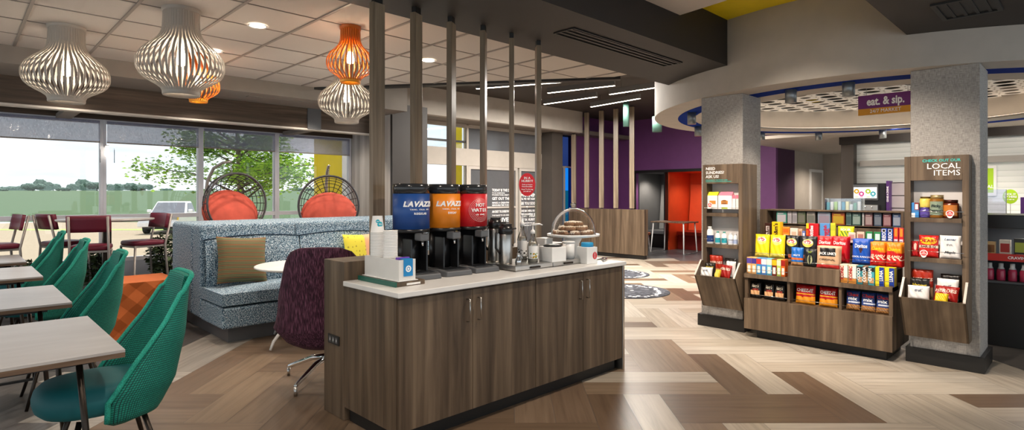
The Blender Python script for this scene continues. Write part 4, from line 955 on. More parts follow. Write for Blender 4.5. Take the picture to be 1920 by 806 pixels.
x, y = at_d(178, 7.65); shrub(x, y, 0, .72, .17, 450, 'low dark shrub behind the stool with its back to the room')
x, y = at_d(50, 7.15); shrub(x, y, 0, .66, .15, 350, 'low dark shrub by the farthest teal chair')
# ================================================================== MARKET
RZ = -pi/2       # local -y faces the shopper (world -X)
# ---- display panels on the pillars
def panel(yc, name, label, side):
    t = thing('pillar_display', label, 'display shelf', (6.0, yc, 0), RZ); w = .22; zt, zb = 1.78, .25
    # local x = -world Y, local y = world X - 6.0 ; front at y=-.14
    fr = -.14
    B('frame', t, M_WOOD, (-w, -w+.045, fr, 0, zb, zt), (w-.045, w, fr, 0, zb, zt), (-w+.045, w-.045, fr, 0, 1.575, zt), bevel=.002)
    B('back_board', t, mat('pale_back_panel', '#d6d2d0', .6), (-w+.045, w-.045, -.012, 0, .56, 1.60))
    for z0, z1 in ((1.26, 1.30), (.925, .965)):
        B('shelf', t, M_WOOD, (-w+.045, w-.045, fr, -.012, z0-.035, z0), (-w+.03, w-.045, fr-.035, fr, z0-.035, z0+.02) if False else (-w+.045, w-.045, fr-.03, fr, z0-.035, z0), bevel=.001)
        MB().tube([(-w+.03, fr-.028, z0+.055), (w-.03, fr-.028, z0+.055)], .0022, 6).build('guard_rod', M_CHROME, t)
    # bin that leans out at the bottom
    zl, zs = .60, .745; yo = fr-.19
    bn = MB()
    bn.add([(-w, fr, zb), (w, fr, zb), (w, yo, zl), (-w, yo, zl), (-w, fr+.015, zb), (w, fr+.015, zb), (w, yo+.016, zl), (-w, yo+.016, zl)], [(0, 1, 2, 3), (7, 6, 5, 4), (3, 2, 6, 7), (0, 4, 5, 1), (0, 3, 7, 4), (1, 5, 6, 2)])
    for s in (-1, 1):
        a, b = (w-.015)*s, w*s; pr = [(fr, zb), (yo, zl), (fr-.06, zs), (fr, zs)]
        bn.prism(pr, min(a, b), max(a, b), 0, 'x')
    bn.build('bin', M_BINW, t)
    for s in (-1, 1):
        rm = MB()
        a, b = (w-.016)*s, (w+.001)*s; rm.prism([(yo-.001, zl), (fr-.061, zs+.001), (fr-.058, zs+.008), (yo-.001, zl+.010)], min(a, b), max(a, b), 0, 'x')
        rm.build('bin_edge', mat('pale_edge', '#d8cdc2', .5), t)
    B('bin_floor', t, M_WOOD, (-w+.046, w-.046, fr-.10, -.014, .56, .575))
    return t
pl = panel(2.79, 'l', 'wood display panel with sundries on the left pillar', 1); pr_ = panel(.94, 'r', 'wood display panel with local items on the right pillar', 0)
B('side_cladding', pl, M_WOOD, (.162, .22, .0, .22, .25, 1.78), bevel=.002)
pr_w = .22
M_TEALT = mat('teal_lettering', '#2fc9bd', .5, var=0)
for i, (tx, z) in enumerate((('NEED', 1.735), ('SUNDRIES?', 1.692), ('ASK US!', 1.649))): text(tx, .042, M_LETW, pl, (-.185, -.1425, z), align='LEFT', bold=.012, sx=1.02)
text('PURCHASE AT THE FRONT DESK', .0145, M_TEALT, pl, (-.185, -.1425, 1.612), align='LEFT', bold=.012, sx=1.15)
B('underline', pl, M_TEALT, (-.185, .10, -.1425, -.14, 1.595, 1.599))
text('CHECK OUT OUR', .031, M_TEALT, pr_, (.165, -.1425, 1.738), align='RIGHT', bold=.02, sx=1.02)
text('LOCAL', .064, M_LETW, pr_, (.165, -.1425, 1.690), align='RIGHT', bold=.004, sx=1.12); text('ITEMS', .064, M_LETW, pr_, (.165, -.1425, 1.634), align='RIGHT', bold=0, sx=1.1)
# ---- generic packs
def cm(c): return mat('pack_'+c[1:], c, .35, var=.03)
NOB = [0]
def bag(w, h, tk, fn, mats, label, cat, name, X, Y, z, lines=(), group=None, lean=-6, rz=0, ob=None):
    t = MB()
    def f(sg):
        def g(u, v):
            x, zz = 2*u-1, 2*v-1; k = max(0, 1-abs(x)**5)**.6*max(0, 1-abs(zz)**6)**.6
            rip = .004*sin(9*x+5*zz)*k
            return (x*w/2*(1-.05*max(0, 1-abs(zz)**2)*.6), sg*(tk/2*k+.0012)+rip, h*v)
        return g
    t.grid(f(-1), 20, 26, fn); t.grid(lambda u, v: f(1)(1-u, v), 10, 13, lambda u, v: fn(.0, v) if False else 0)
    o = t.build(name, [cm(m) for m in mats], None, loc=(X, Y, z), rot=(R(lean), 0, RZ+rz)); tag(o, label, cat, group)
    for i_, (tx, hz, size, col, shear) in enumerate(lines):      # marks printed on the curved front
        if tx == '@':                            # elliptical patch: size = half width, shear = half height
            MB().grid(lambda u, v: (size*v*cos(2*pi*u), f(-1)(size*v*cos(2*pi*u)/w+.5, hz+shear*v*sin(2*pi*u)/h)[1]-.0008-.0003*i_, hz*h+shear*v*sin(2*pi*u)), 26, 3, 0, False, True).build('printed_patch', cm(col), o); continue
        sx = min(1.15, w*.86/(len(tx)*size*.56)); vv, ff = tverts(tx, size, 'CENTER', .022, shear); pv = []
        for a_, b_, c_ in vv:
            q = f(-1)(a_*sx/w+.5, max(.01, min(.99, (b_+hz*h)/h))); pv.append((a_*sx, q[1]-.0016-.0003*i_-c_, b_+hz*h))
        MB().add(pv, ff).build('lettering', cm(col), o)
    return o
def copies(o, n, dx, label, dz=0):
    for k in range(n):
        c = o.copy(); COL.objects.link(c); c.location = (o.location.x+dx*(k+1), o.location.y, o.location.z+dz); c['label'] = label % ORD[k+1]
def carton(w, h, dp, mats, label, cat, name, X, Y, z, patches=(), lines=(), group=None, rz=0, vert=()):
    t = MB().box(-w/2, w/2, -dp/2, dp/2, 0, h, 0)
    o = t.build(name, cm(mats[0]), None, .0015, loc=(X, Y, z), rot=(0, 0, RZ+rz)); tag(o, label, cat, group)
    if patches:
        p = MB()
        for i, (x0, x1, z0, z1, mi) in enumerate(patches):
            e = .0006+.0002*i
            p.add([(x0*w, -dp/2-e, z0*h), (x1*w, -dp/2-e, z0*h), (x1*w, -dp/2-e, z1*h), (x0*w, -dp/2-e, z1*h)], [(0, 1, 2, 3)], mi)
        p.build('print', [cm(m) for m in mats], o)
    for tx, fx, fz, size, col in lines: text(tx, size, cm(col), o, (fx*w, -dp/2-.002, fz*h), bold=.03)
    for tx, fx, fz, size, col in vert: text(tx, size, cm(col), o, (fx*w, -dp/2-.002, fz*h), (pi/2, -pi/2, 0), bold=.03)
    return o
def yy(a, b, X): ya, yb = onX(a, X), onX(b, X); return (ya+yb)/2, abs(ya-yb)
# ---- snack rack between the pillars
Ya, Yb = 1.235, 2.53; ym = (Ya+Yb)/2; WR = (Yb-Ya)/2
rk = thing('snack_rack', 'tiered wood snack rack standing between the two pillars', 'snack rack', (5.80, ym, 0), RZ)
# local: x from -WR (left as seen) to WR, y=0 front -> +y deeper
Yl = lambda px, X=5.80: ym-onX(px, X)
xa, xb = Yl(1477), Yl(1574)
B('front_panel', rk, M_WOOD, (-WR, WR, 0, .02, .09, .40), bevel=.002)
for bx_ in ((-WR, -WR+.03, .02, .62, .09, .66), (WR-.03, WR, .02, .62, .09, .66)): B('side_panel', rk, M_WOOD, bx_)
for bx_ in ((xa-.012, xa+.012, .02, .26, .40, .61), (xb-.012, xb+.012, .02, .26, .40, .61)): B('divider', rk, M_WOOD, bx_)
B('compartment_back', rk, M_BLACK, (-WR+.03, WR-.03, .26, .28, .40, .61)); B('compartment_floor', rk, M_WOOD, (-WR+.03, WR-.03, .02, .26, .38, .40))
B('plinth', rk, M_BLACK, (-WR+.1, WR-.06, .08, .6, 0, .09))
for p_, q_ in ((-WR, xa), (xb, WR)): B('lower_shelf', rk, M_WOOD, (p_, q_, 0, .22, .61, .65), bevel=.001); B('riser', rk, M_WOOD, (p_, q_, .16, .18, .65, .79))
B('middle_block', rk, M_WOOD, (xa, xb, 0, .02, .61, .765), (xa, xb, .02, .30, .745, .765), (xa, xa+.015, .02, .22, .65, .745), (xb-.015, xb, .02, .22, .65, .745), bevel=.001)
B('chip_shelf', rk, M_WOOD, (-WR, xa, .14, .36, .79, .81), (xb, WR, .14, .36, .79, .81), (xa, xb, .18, .36, .79, .81), bevel=.001)
B('upper_riser', rk, M_WOOD, (-WR, WR, .36, .38, .65, .99)); B('candy_shelf', rk, M_WOOD, (-WR, WR, .36, .56, .97, .99))
B('top_riser', rk, M_WOOD, (-WR, WR, .545, .56, .97, 1.145)); B('top_shelf', rk, M_WOOD, (-WR, WR, .545, .72, 1.13, 1.15))
B('top_box', rk, M_WOOD, (-WR, -WR+.02, .40, .72, .99, 1.30), (WR-.02, WR, .40, .72, .99, 1.30), (-WR+.02, WR-.02, .70, .72, 1.15, 1.30), (-WR+.02, WR-.02, .54, .70, 1.285, 1.30), bevel=.001)
for x0, x1, y, z in ((-WR+.03, xa-.012, .012, .445), (xa+.012, xb-.012, .012, .445), (xb+.012, WR-.03, .012, .445), (-WR, xa, .004, .70), (xb, WR, .004, .70), (xa, xb, .004, .81), (-WR, xa, .145, .855), (xb, WR, .145, .855), (xb-.15, WR, .365, 1.03)):
    MB().tube([(x0, y, z), (x1, y, z)], .0024, 6).build('guard_rod', M_CHROME, rk)
# bottom row
for k, (a, b) in enumerate(((1405, 1426), (1431, 1451), (1451, 1471))):
    y, w = yy(a, b, 5.86); bag(w, .165, .05, lambda u, v: 1 if .18 < v < .48 and .1 < u < .9 else (2 if .48 < v < .56 and .25 < u < .8 else 0), ['#151210', '#d8a878', '#8a2a20'], ['leftmost', 'middle', 'rightmost'][k]+' black pita chip bag in the bottom left compartment', 'snack bag', 'snack_bag', 5.88, y, .402, [("Stacy's", .74, .042, '#e8dcc8', .3)], 'black bags in the bottom left compartment')
for k, (a, b) in enumerate(((1490, 1527), (1534, 1569))):
    y, w = yy(a, b, 5.86); bag(w, .185, .06, lambda u, v: 1 if v < .36+.1*abs(u-.4) else (2 if .50 < v < .53 else 0), ['#b01818', '#e8961e', '#f0c020'], ['left', 'right'][k]+' red cheese cracker bag in the bottom middle compartment', 'snack bag', 'snack_bag', 5.885, y, .402, [('CHEEZ-IT', .70, .042, '#ffffff', 0)], 'red bags in the bottom middle compartment')
for k, (a, b) in enumerate(((1585, 1611), (1613, 1640), (1641, 1667))):
    y, w = yy(a, b, 5.86); bag(w, .175, .055, lambda u, v: (1 if (int(u*14)+int(v*18)) % 3 else 3) if v < .32 else (2 if .38 < v < .46 and .2 < u else 0), ['#27407e', '#c08a50', '#dfe4f0', '#8a5a34'], ['left', 'middle', 'right'][k]+' blue snack mix bag in the bottom right compartment', 'snack bag', 'snack_bag', 5.885, y, .402, [('Chex', .80, .040, '#e03a30', 0), ('mix', .60, .042, '#ffffff', 0)], 'blue bags in the bottom right compartment')
# snack bars, left shelf
BL = [(1403, 1412, '#e8b070', '#5a4aa0', 'cream and orange cereal'), (1412, 1421, '#eab878', '#4a3a90', 'tan and violet cereal'), (1421, 1430, '#3f9ad0', '#d83a3a', 'blue and red fruit'), (1430, 1440, '#5a90d8', '#e8e8f0', 'mid blue breakfast'), (1440, 1450, '#6ac0dc', '#f0f0e0', 'pale turquoise breakfast'), (1450, 1459, '#7a2a1a', '#e8c020', 'brown and yellow nut'), (1459, 1467, '#b8d060', '#e8f0c0', 'lime green nut'), (1467, 1475, '#e06a20', '#a02018', 'orange and red nut')]
for a, b, c1, c2, nm in BL:
    y, w = yy(a, b, 5.87)
    for j in range(3):
        X = 5.845+.03*j
        carton(w*.94, .165, .026, [c1, c2, '#f4f0e8'], nm+' bar box '+['in front', 'second in depth', 'at the back'][j]+' on the left bar shelf', 'snack bar', 'snack_bar', X, y, .652, [(-.5, .5, .62, .95, 1), (-.3, .3, .1, .5, 2)] if j == 0 else (), group='snack bars on the left shelf')
BR = [(1577, 1592, '#ece0c8', 'left cream', 'ICONIC'), (1593, 1608, '#ece0c8', 'right cream', 'ICONIC'), (1609, 1620, '#3a8a94', 'left teal', 'COCO'), (1620, 1630, '#8a6a4a', 'brown speckled', 'COCOA'), (1630, 1642, '#4aa8b8', 'right teal', 'CREAM'), (1643, 1660, '#f0e020', 'left yellow and blue', 'LUNA'), (1661, 1679, '#f0e020', 'right yellow and blue', 'LUNA')]
for a, b, c1, nm, tx in BR:
    y, w = yy(a, b, 5.87)
    for j in range(3):
        X = 5.845+.032*j; ps = [(-.5, .5, .0, .26, 1), (.05, .5, .26, .92, 2)]; ml = [c1, '#d08a3a', '#f4f0e8']
        if 'yellow' in nm: ps = [(-.05, .5, 0, 1, 1)]; ml = [c1, '#1c3c9c']
        elif 'teal' in nm or 'brown' in nm: ps = [(-.5, .5, .72, .95, 1), (-.3, .4, .1, .4, 2)]; ml = [c1, '#1e2224', '#d0a070']
        carton(w*.95, .165, .028, ml, nm+' bar box '+['in front', 'second in depth', 'at the back'][j]+' on the right bar shelf', 'snack bar', 'snack_bar', X, y, .652, ps if j == 0 else (), group='snack bars on the right shelf',
               vert=[(tx, .2 if 'yellow' in nm else -.2, .55, .036, '#c02028' if 'cream' in nm else '#ffffff')] if j == 0 else ())
# middle block
y, w = yy(1483, 1506, 5.88); bag(w, .175, .05, lambda u, v: 1 if .30 < v < .44 else (2 if v < .2 else 0), ['#1a6cc4', '#e06a28', '#b88a60'], 'blue peanut pouch with orange band in the middle tier', 'snack bag', 'snack_bag', 5.88, y, .767, [('NUTS', .56, .022, '#ffffff', 0)])
y, w = yy(1507, 1532, 5.88); bag(w, .17, .05, lambda u, v: 0, ['#14181a', '#b0b488'], 'black pistachio pouch beside the blue peanut pouch', 'snack bag', 'snack_bag', 5.88, y, .767, [('@', .38, .022, '#b0b488', .045), ('@', .40, .010, '#1a2018', .05), ('W', .80, .03, '#9ab040', 0)])
y, w = yy(1532, 1574, 5.88); o = bag(w, .205, .034, lambda u, v: 1 if v < .14 else (2 if .52 < v < .92 and abs(u-.5) < .36 else 0), ['#d0a884', '#c03030', '#181414'], 'front jerky pouch with black emblem in the middle tier', 'snack bag', 'snack_bag', 5.865, y, .767, [("JACK LINK'S", .66, .034, '#ffffff', 0), ('ORIGINAL', .38, .026, '#3a2a20', 0)], 'jerky pouches in the middle tier'); copies(o, 2, .036, '%s jerky pouch behind the front one')
# chip tier
for k, (a, b) in enumerate(((1415, 1442), (1443, 1471))):
    y, w = yy(a, b, 5.98); o = bag(w, .235, .055, lambda u, v: 2 if v < .2 else 0, ['#f2dc1a', '#f8e85a', '#f4e060'], ['left', 'right'][k]+' yellow potato chip bag on the left chip shelf', 'snack bag', 'snack_bag', 5.985, y, .812, [('@', .72, .046, '#f8ec7a', .040), ('@', .77, .044, '#f6efe2', .022), ('@', .77, .040, '#c81e30', .018), ("Lay's", .77, .040, '#ffffff', .25)], 'yellow chip bags')
for k, (a, b) in enumerate(((1471, 1497), (1498, 1531))):
    y, w = yy(a, b, 6.02); o = bag(w*1.05, .235, .05, lambda u, v: 2 if v < .2 and u > .3 else 0, ['#17181c', '#f4d878', '#c86a48'], ['left', 'right'][k]+' black potato chip bag with yellow disc in the chip tier', 'snack bag', 'snack_bag', 6.03, y, .812, [('@', .70, .050, '#f0d860', .040), ('@', .74, .044, '#f6efe2', .022), ('@', .74, .040, '#c81e30', .018), ("Lay's", .74, .040, '#ffffff', .25)], 'black chip bags')
for k, (a, b) in enumerate(((1531, 1562), (1557, 1590))):
    y, w = yy(a, b, 6.03); o = bag(w, .245, .05, lambda u, v: 1 if abs(u-.5) < (v-.45)*.6 and .45 < v < .62 else 0, ['#c8141e', '#240a0c', '#e84a20'], ['left', 'right'][k]+' red tortilla chip bag behind the jerky pouches', 'snack bag', 'snack_bag', 6.03+.012*k, y, .812, [('Doritos', .74, .046, '#ffffff', .1)], 'red chip bags')
o = [q for q in COL.objects if q.get('label', '').startswith('right red tortilla')][0]; copies(o, 1, .045, '%s red tortilla chip bag in the row behind the right one'); 
y, w = yy(1597, 1631, 5.97); o = bag(w, .235, .05, lambda u, v: 1 if abs(u-.5) < (v-.42)*.55 and .42 < v < .66 else (2 if v < .07 else 0), ['#1550b4', '#401818', '#0c3070'], 'front blue tortilla chip bag on the right chip shelf', 'snack bag', 'snack_bag', 5.98, y, .812, [('Doritos', .72, .05, '#ffffff', .1), ('COOL RANCH', .30, .02, '#ffffff', 0)], 'blue chip bags'); copies(o, 2, .047, '%s blue tortilla chip bag in the row')
for k, (a, b) in enumerate(((1631, 1660), (1661, 1692))):
    y, w = yy(a, b, 5.97); o = bag(w, .215, .05, lambda u, v: 1 if v > .62+.06*sin(6*u) else (2 if .28 < v < .40 and (u*3+v*5) % 1 < .4 else 0), ['#c81a1a', '#f08a1e', '#f8e8d0'], ['left', 'right'][k]+' front red and orange cheese puff bag on the right chip shelf', 'snack bag', 'snack_bag', 5.975, y, .812, [('Cheetos', .72, .044, '#f8e020', .15), ('FLAMIN', .42, .03, '#f8e8d0', .3)], 'cheese puff bags'); copies(o, 2, .047, '%s cheese puff bag in the '+['left', 'right'][k]+' row')
# candy tier
CX_ = 6.19
def candy(a, b, h, mats, label, patches=(), lines=(), vert=(), nm='candy_box', cat='candy box', dp=.03, X=CX_, grp=None, rows=0, cl=''):
    y, w = yy(a, b, X); o = carton(w*.96, h, dp, mats, label, cat, nm, X, y, .992, patches, lines, grp, 0, vert)
    for k in range(rows):
        c = o.copy(); COL.objects.link(c); c.location = (X+(dp+.004)*(k+1), y, .992); c['label'] = cl % ORD[k+1]
candy(1435, 1446, .165, ['#3a1a10', '#f0e8e0', '#e04a20'], 'dark brown chocolate candy box at the left end of the candy tier', [(-.3, .3, .1, .8, 1)], (), [('m&m', 0, .45, .05, '#3a1a10')])
candy(1448, 1468, .18, ['#f4d010', '#e8a010', '#3a2010'], 'tall yellow chocolate candy box next to the brown one', [(.30, .5, 0, 1, 1)], (), [("m&m's", -.1, .5, .055, '#3a1a10')])
candy(1468, 1481, .13, ['#f0922a', '#e06a1a', '#f8d8a8'], 'orange peanut butter cup pack on the candy tier', [(-.4, .4, .55, .85, 1), (-.3, .3, .1, .4, 2)])
candy(1482, 1497, .12, ['#f2e2d4', '#d8b8a0'], 'pale cream candy pack beside the orange pack', [(-.3, .3, .2, .7, 1)])
candy(1498, 1505, .115, ['#d8b090', '#a86a50'], 'narrow tan candy pack on the candy tier', [(-.3, .3, .3, .8, 1)]); candy(1505, 1511, .095, ['#6a7ac0', '#f0f0f8'], 'narrow violet candy pack beside the red candy box', [(-.3, .3, .2, .8, 1)])
candy(1512, 1536, .175, ['#cc1420', '#e8d020', '#d86020'], 'red fruit candy box with vertical white name', [(-.5, -.28, .7, 1, 1), (-.5, -.3, .3, .6, 2)], (), [('Skittles', -.05, .5, .046, '#ffffff')])
candy(1538, 1557, .18, ['#5a9ad8', '#f0d030', '#f8d0c8'], 'blue fish candy box with red vertical name', [(-.5, .5, 0, .3, 1)], (), [('Swedish', .05, .55, .04, '#c8283c'), ('Fish', .35, .55, .04, '#c8283c')])
candy(1558, 1567, .185, ['#ece03a', '#c8d030'], 'narrow yellow candy box beside the blue fish candy', [(-.5, .5, .6, .9, 1)])
o = None
y, w = yy(1567, 1598, 6.16); bag(w, .155, .035, lambda u, v: 1 if .12 < v < .7 and ((u*5+v*3) % 1 < .45) and .15 < u < .85 else 0, ['#d8dc1e', '#5a8a1e'], 'lime green sour candy bag on the candy tier', 'candy bag', 'candy_bag', 6.215, y, .992, [('SOUR', .78, .03, '#ffffff', 0)])
candy(1591, 1605, .10, ['#ecd8cc', '#c89a98'], 'pale pink gum box left of the green packs', [(-.35, .35, .3, .8, 1)]); candy(1607, 1622, .11, ['#e8cdb8', '#b87a70'], 'beige gum box just left of the green packs', [(-.35, .35, .2, .8, 1)])
for k, (a, b) in enumerate(((1624, 1637), (1639, 1652))): candy(a, b, .115, ['#1c8a4a', '#d8f0f0', '#2a6ac0'], ['left', 'right'][k]+' green gum pack on the candy tier', [(-.3, .4, .35, .85, 1), (-.3, .4, .1, .3, 2)])
for k, (a, b) in enumerate(((1653, 1664), (1665, 1675))): candy(a, b, .15, ['#1a4cb4', '#141820', '#f0f4f8'], ['left', 'right'][k]+' blue sandwich cookie pack on the candy tier', [(-.4, .3, .78, .95, 2), (-.3, .2, .80, .93, 1)], (), [('OREO', 0, .4, .04, '#ffffff')], nm='cookie_pack', cat='cookie pack')
for k, (a, b) in enumerate(((1676, 1685), (1686, 1695))): candy(a, b, .16, ['#d0202a', '#f0962a', '#e8e0f0'], ['left', 'right'][k]+' red snack pack at the right end of the candy tier', [(-.3, .3, .5, .95, 1), (-.4, .4, .1, .35, 2)], nm='cookie_pack', cat='snack pack')
# remedies on the top shelf, their colours darkened for shade under the box roof
MD = [(1455, 1475, '#468f7f', '#b4b1b9', 'teal topped white'), (1476, 1484, '#b1aeb1', '#9c989f', 'narrow white'), (1485, 1494, '#aba8ab', '#89868c', 'plain pale'), (1495, 1510, '#555f44', '#6b6b60', 'olive green'), (1512, 1528, '#8f8a81', '#6b6d66', 'stone grey'), (1532, 1557, '#8392a2', '#8f8392', 'pale blue and pink'), (1559, 1584, '#95461c', '#b49525', 'orange detergent'), (1586, 1596, '#5f7873', '#395252', 'sage green'), (1597, 1614, '#304f4a', '#83958f', 'dark teal'), (1616, 1620, '#b1b1b1', '#959595', 'thin white'), (1621, 1636, '#6b464a', '#9c8989', 'dusty rose'), (1638, 1653, '#39465a', '#6b737f', 'slate blue'), (1655, 1671, '#6d3941', '#9c787c', 'wine red'), (1673, 1689, '#2d466d', '#8f98a8', 'cobalt blue'), (1690, 1696, '#7c393e', '#a27c7c', 'brick red')]
for a, b, c1, c2, nm in MD:
    y, w = yy(a, b, 6.37); o = carton(w*.94, .125, .05, [c1, c2, '#f0d040'], nm+' medicine box on the top shelf of the snack rack', 'medicine box', 'medicine_box', 6.40, y, 1.152, [(-.42, .42, .1, .72, 1), (-.36, .2, .78, .86, 1)], group='remedy boxes on the top shelf')
# ---- left pillar goods
for k, (a, b, top) in enumerate(((1322, 1347, '#ece23a'), (1348, 1374, '#e88aa0'))):
    y, w = yy(a, b, 5.90); t = carton(w*.97, .145, .075, ['#f6f4f2', '#d08a3a', '#b8cc40', top], ['yellow topped white cookie box with breakfast photo on the left pillar', 'pink topped white cookie box with stacked cookies on the left pillar'][k], 'food box', 'food_box', 5.915, y, 1.302, [(-.1 if k == 0 else -.28, .38 if k == 0 else .22, .36, .62, 1), (-.25 if k else -.2, .2, .02, .14, 2) if k else (-.2, .1, .1, .2, 0)])
    gb_ = MB().add([(-w*.485, -.0375, .145), (w*.485, -.0375, .145), (w*.485, .0375, .145), (-w*.485, .0375, .145), (-w*.40, .0, .185), (w*.485, .0, .185)], [(0, 1, 5, 4), (2, 3, 4, 5), (1, 2, 5), (3, 0, 4)]); gb_.build('gable_top', cm(top), t)
    if k:
        st_ = MB(); 
        for q in range(3): st_.grid(lambda u, v: (.004+(.03-.002*q)*v*cos(2*pi*u)-.01, -.0392-.0003*q, .062+.014*q+.008*v*sin(2*pi*u)), 16, 2, q % 2, False, True)
        st_.build('cookie_art', [cm('#9a5a24'), cm('#c88a48')], t)
for k, (a, b) in enumerate(((1375, 1381), (1382, 1388))): 
    y, w = yy(a, b, 5.92); carton(w, .15, .07, ['#f0ecea', '#e07a90'], ['left', 'right'][k]+' narrow white and pink box right of the cookie boxes', 'food box', 'food_box', 5.93, y, 1.302, [(-.5, .5, .75, 1, 1)])
def badge(X, Y, z, label):
    t = thing('price_badge', label, 'badge', (X, Y, z), RZ)
    MB().grid(lambda u, v: (.028*v*cos(2*pi*u)*(1-.15*(sin(2*pi*u) < -.5)), 0, .028*v*(sin(2*pi*u) if sin(2*pi*u) > -.7 else sin(2*pi*u)*1.35)), 32, 2, 0, False, True).build('plate', M_PAPER, t, solid=.002)
    MB().grid(lambda u, v: (.022*v*cos(2*pi*u), -.0028, .022*v*sin(2*pi*u)), 28, 2, 0, False, True).build('red_disc', mat('coral_print', '#d84a48', .5), t)
    text("I'M", .012, M_LETW, t, (0, -.0036, .009), bold=.03); text('LOCAL', .0125, M_LETW, t, (0, -.0036, -.004), bold=.03)
badge(5.825, onX(1331, 5.825), 1.345, 'round red and white badge clipped before the yellow topped box')
def bottle(X, Y, z, r, h, capc, lab, label, shoulder=.7):
    t = thing('bottle', label, 'bottle', (X, Y, z), RZ)
    MB().lathe([(r*.92, 0), (r, .006), (r, h*shoulder), (r*.8, h*(shoulder+.1)), (r*.45, h*.88), (r*.42, h*.9)], 22).build('body', M_WHITE, t)
    MB().lathe([(r*.5, h*.9), (r*.5, h), (.001, h)], 18).build('cap', cm(capc), t); MB().lathe([(r*1.015, h*.12), (r*1.015, h*.5)], 22, capb=False, capt=False).build('label_band', cm(lab), t)
for px, r, h, c, l_, nm in ((1331, .042, .185, '#e8e8ea', '#1c3a78', 'large white bottle with navy label at left on the left pillar'), (1346, .028, .135, '#2f9a8a', '#2aa4b4', 'first teal labelled white bottle on the left pillar'), (1358, .028, .135, '#2f9a8a', '#2aa4b4', 'second teal labelled white bottle on the left pillar'), (1370, .026, .125, '#e4e4ea', '#c8d0e0', 'small pale bottle right of the teal labelled ones'), (1379, .022, .12, '#d8d8e4', '#a8b8dc', 'rightmost slim pale bottle on the left pillar')):
    bottle(5.905, onX(px, 5.905), .925, r, h, c, l_, nm)
# ---- right pillar goods
y, w = yy(1710, 1724, 5.9); carton(w, .125, .05, ['#3a8ad0', '#f0f0f0', '#8a2a24'], 'blue carton with plain white oval on the right pillar', 'food box', 'food_box', 5.90, y, 1.262, [(-.1, .5, .5, 1, 2), (.0, .4, .55, .9, 1), (-.5, .0, .0, .3, 1)])
def jar(X, Y, z, r, h, c, label, lid='#c8a050', lab=None, tx=None):
    t = thing('jar', label, 'jar', (X, Y, z), RZ)
    MB().lathe([(r*.95, 0), (r, .005), (r, h*.78), (r*.85, h*.84)], 24).build('glass_body', mat('jar_'+c[1:], c, .12), t); MB().lathe([(r*.88, h*.84), (r*.88, h), (.001, h)], 24).build('lid', mat('jar_lid_'+lid[1:], lid, .3, .6), t)
    if lab:
        l = MB().grid(lambda u, v: (r*1.012*cos(-pi/2+(u-.5)*2.0*1), r*1.012*sin(-pi/2+(u-.5)*2.0), h*(.12+.6*v)), 14, 1).build('paper_label', cm(lab), t)
        for k, s in enumerate(tx or ()): text(s, r*.62, cm('#20302a'), l, (0, -r*1.05, h*(.52-.2*k)), bold=.03, shear=.2)
jar(5.905, onX(1735, 5.905), 1.262, .040, .085, '#5a4a9a', 'violet lidded jar at the bottom of the right pillar shelf', '#7a68c0'); jar(5.905, onX(1735, 5.905), 1.348, .040, .09, '#e0c860', 'pale yellow jar stacked on the violet jar', '#6a5020')
jar(5.90, onX(1757, 5.90), 1.262, .052, .19, '#8a5a20', 'tall brown jar with grey green label on the right pillar', '#b8a070', '#8a9a84', ['Picky', 'Peanuts'])
jar(5.905, onX(1783, 5.905), 1.262, .054, .15, '#5a2010', 'dark red brown jar at the right of the upper shelf', '#401810', '#c8782a')
badge(5.822, onX(1781, 5.822), 1.30, 'round red and white badge before the dark red brown jar')
y, w = yy(1709, 1722, 5.9); bag(w, .13, .03, lambda u, v: 1 if ((u-.55)**2+(v-.65)**2) < .05 else 0, ['#c01e22', '#f0d8c8'], 'small red snack bag at left on the middle right pillar shelf', 'snack bag', 'snack_bag', 5.905, y, .927)
y, w = yy(1723, 1760, 5.9); bag(w, .185, .045, lambda u, v: 2 if .42 < v < .53 else 0, ['#c8201c', '#f4c41e', '#f0e8d0'], 'red and yellow nut bag in the middle of the right pillar', 'snack bag', 'snack_bag', 5.89, y, .927, [('@', .74, .058, '#f4c41e', .030), ('OZARK', .74, .034, '#b01818', 0), ('BAR-B-Q', .48, .024, '#5a1010', 0)])
y, w = yy(1762, 1802, 5.9); bag(w, .19, .05, lambda u, v: 0, ['#f2f0ee', '#d8d8d8'], 'plain white snack bag at right on the middle right pillar shelf', 'snack bag', 'snack_bag', 5.89, y, .927, [('Lesser', .82, .026, '#6a7a94', .3), ('EVIL', .58, .02, '#8a8a94', 0), ('Maple', .26, .026, '#2a2a2e', .3)])
badge(5.822, onX(1732, 5.822), .965, 'round red and white badge before the red and yellow nut bag')
def binbag(px, py_z, X, w, h, c, label, txt, tc, tilt, rz, c2=None):
    y = onX(px, X); o = bag(w, h, .045, lambda u, v: 1 if (c2 and v < .4) else 0, [c, c2 or c], label, 'snack bag', 'snack_bag', X, y, py_z, [(txt, .66, .036, tc, .15)] if txt else (), None, tilt, rz); return o
binbag(1344, .578, 5.935, .14, .225, '#b8321c', 'red and tan cookie bag at the rear of the left pillar bin', 'HEROES', '#f0e0d0', 5, R(8), '#d8a070')
binbag(1372, .578, 5.935, .14, .20, '#1c1816', 'black snack bag at the rear right of the left pillar bin', 'BOSSAS', '#a89a80', 5, R(-12))
binbag(1358, .577, 5.82, .14, .14, '#a01c18', 'deep red bag leaning in the middle of the left pillar bin', 'HEROES', '#f0e0d0', -18, R(-18))
binbag(1369, .578, 5.88, .12, .175, '#f0eeec', 'white snack bag behind the deep red bag in the left bin', 'evil', '#7a8090', -6, R(-14))
binbag(1324, .577, 5.79, .13, .10, '#f4f2f0', 'white snack bag at the front left of the left pillar bin', 'evil', '#7a8090', -12, R(5)); binbag(1331, .577, 5.86, .12, .145, '#26221c', 'black and yellow bag behind the front white bag in the left bin', 'Harvest', '#e0c840', -4, R(4))
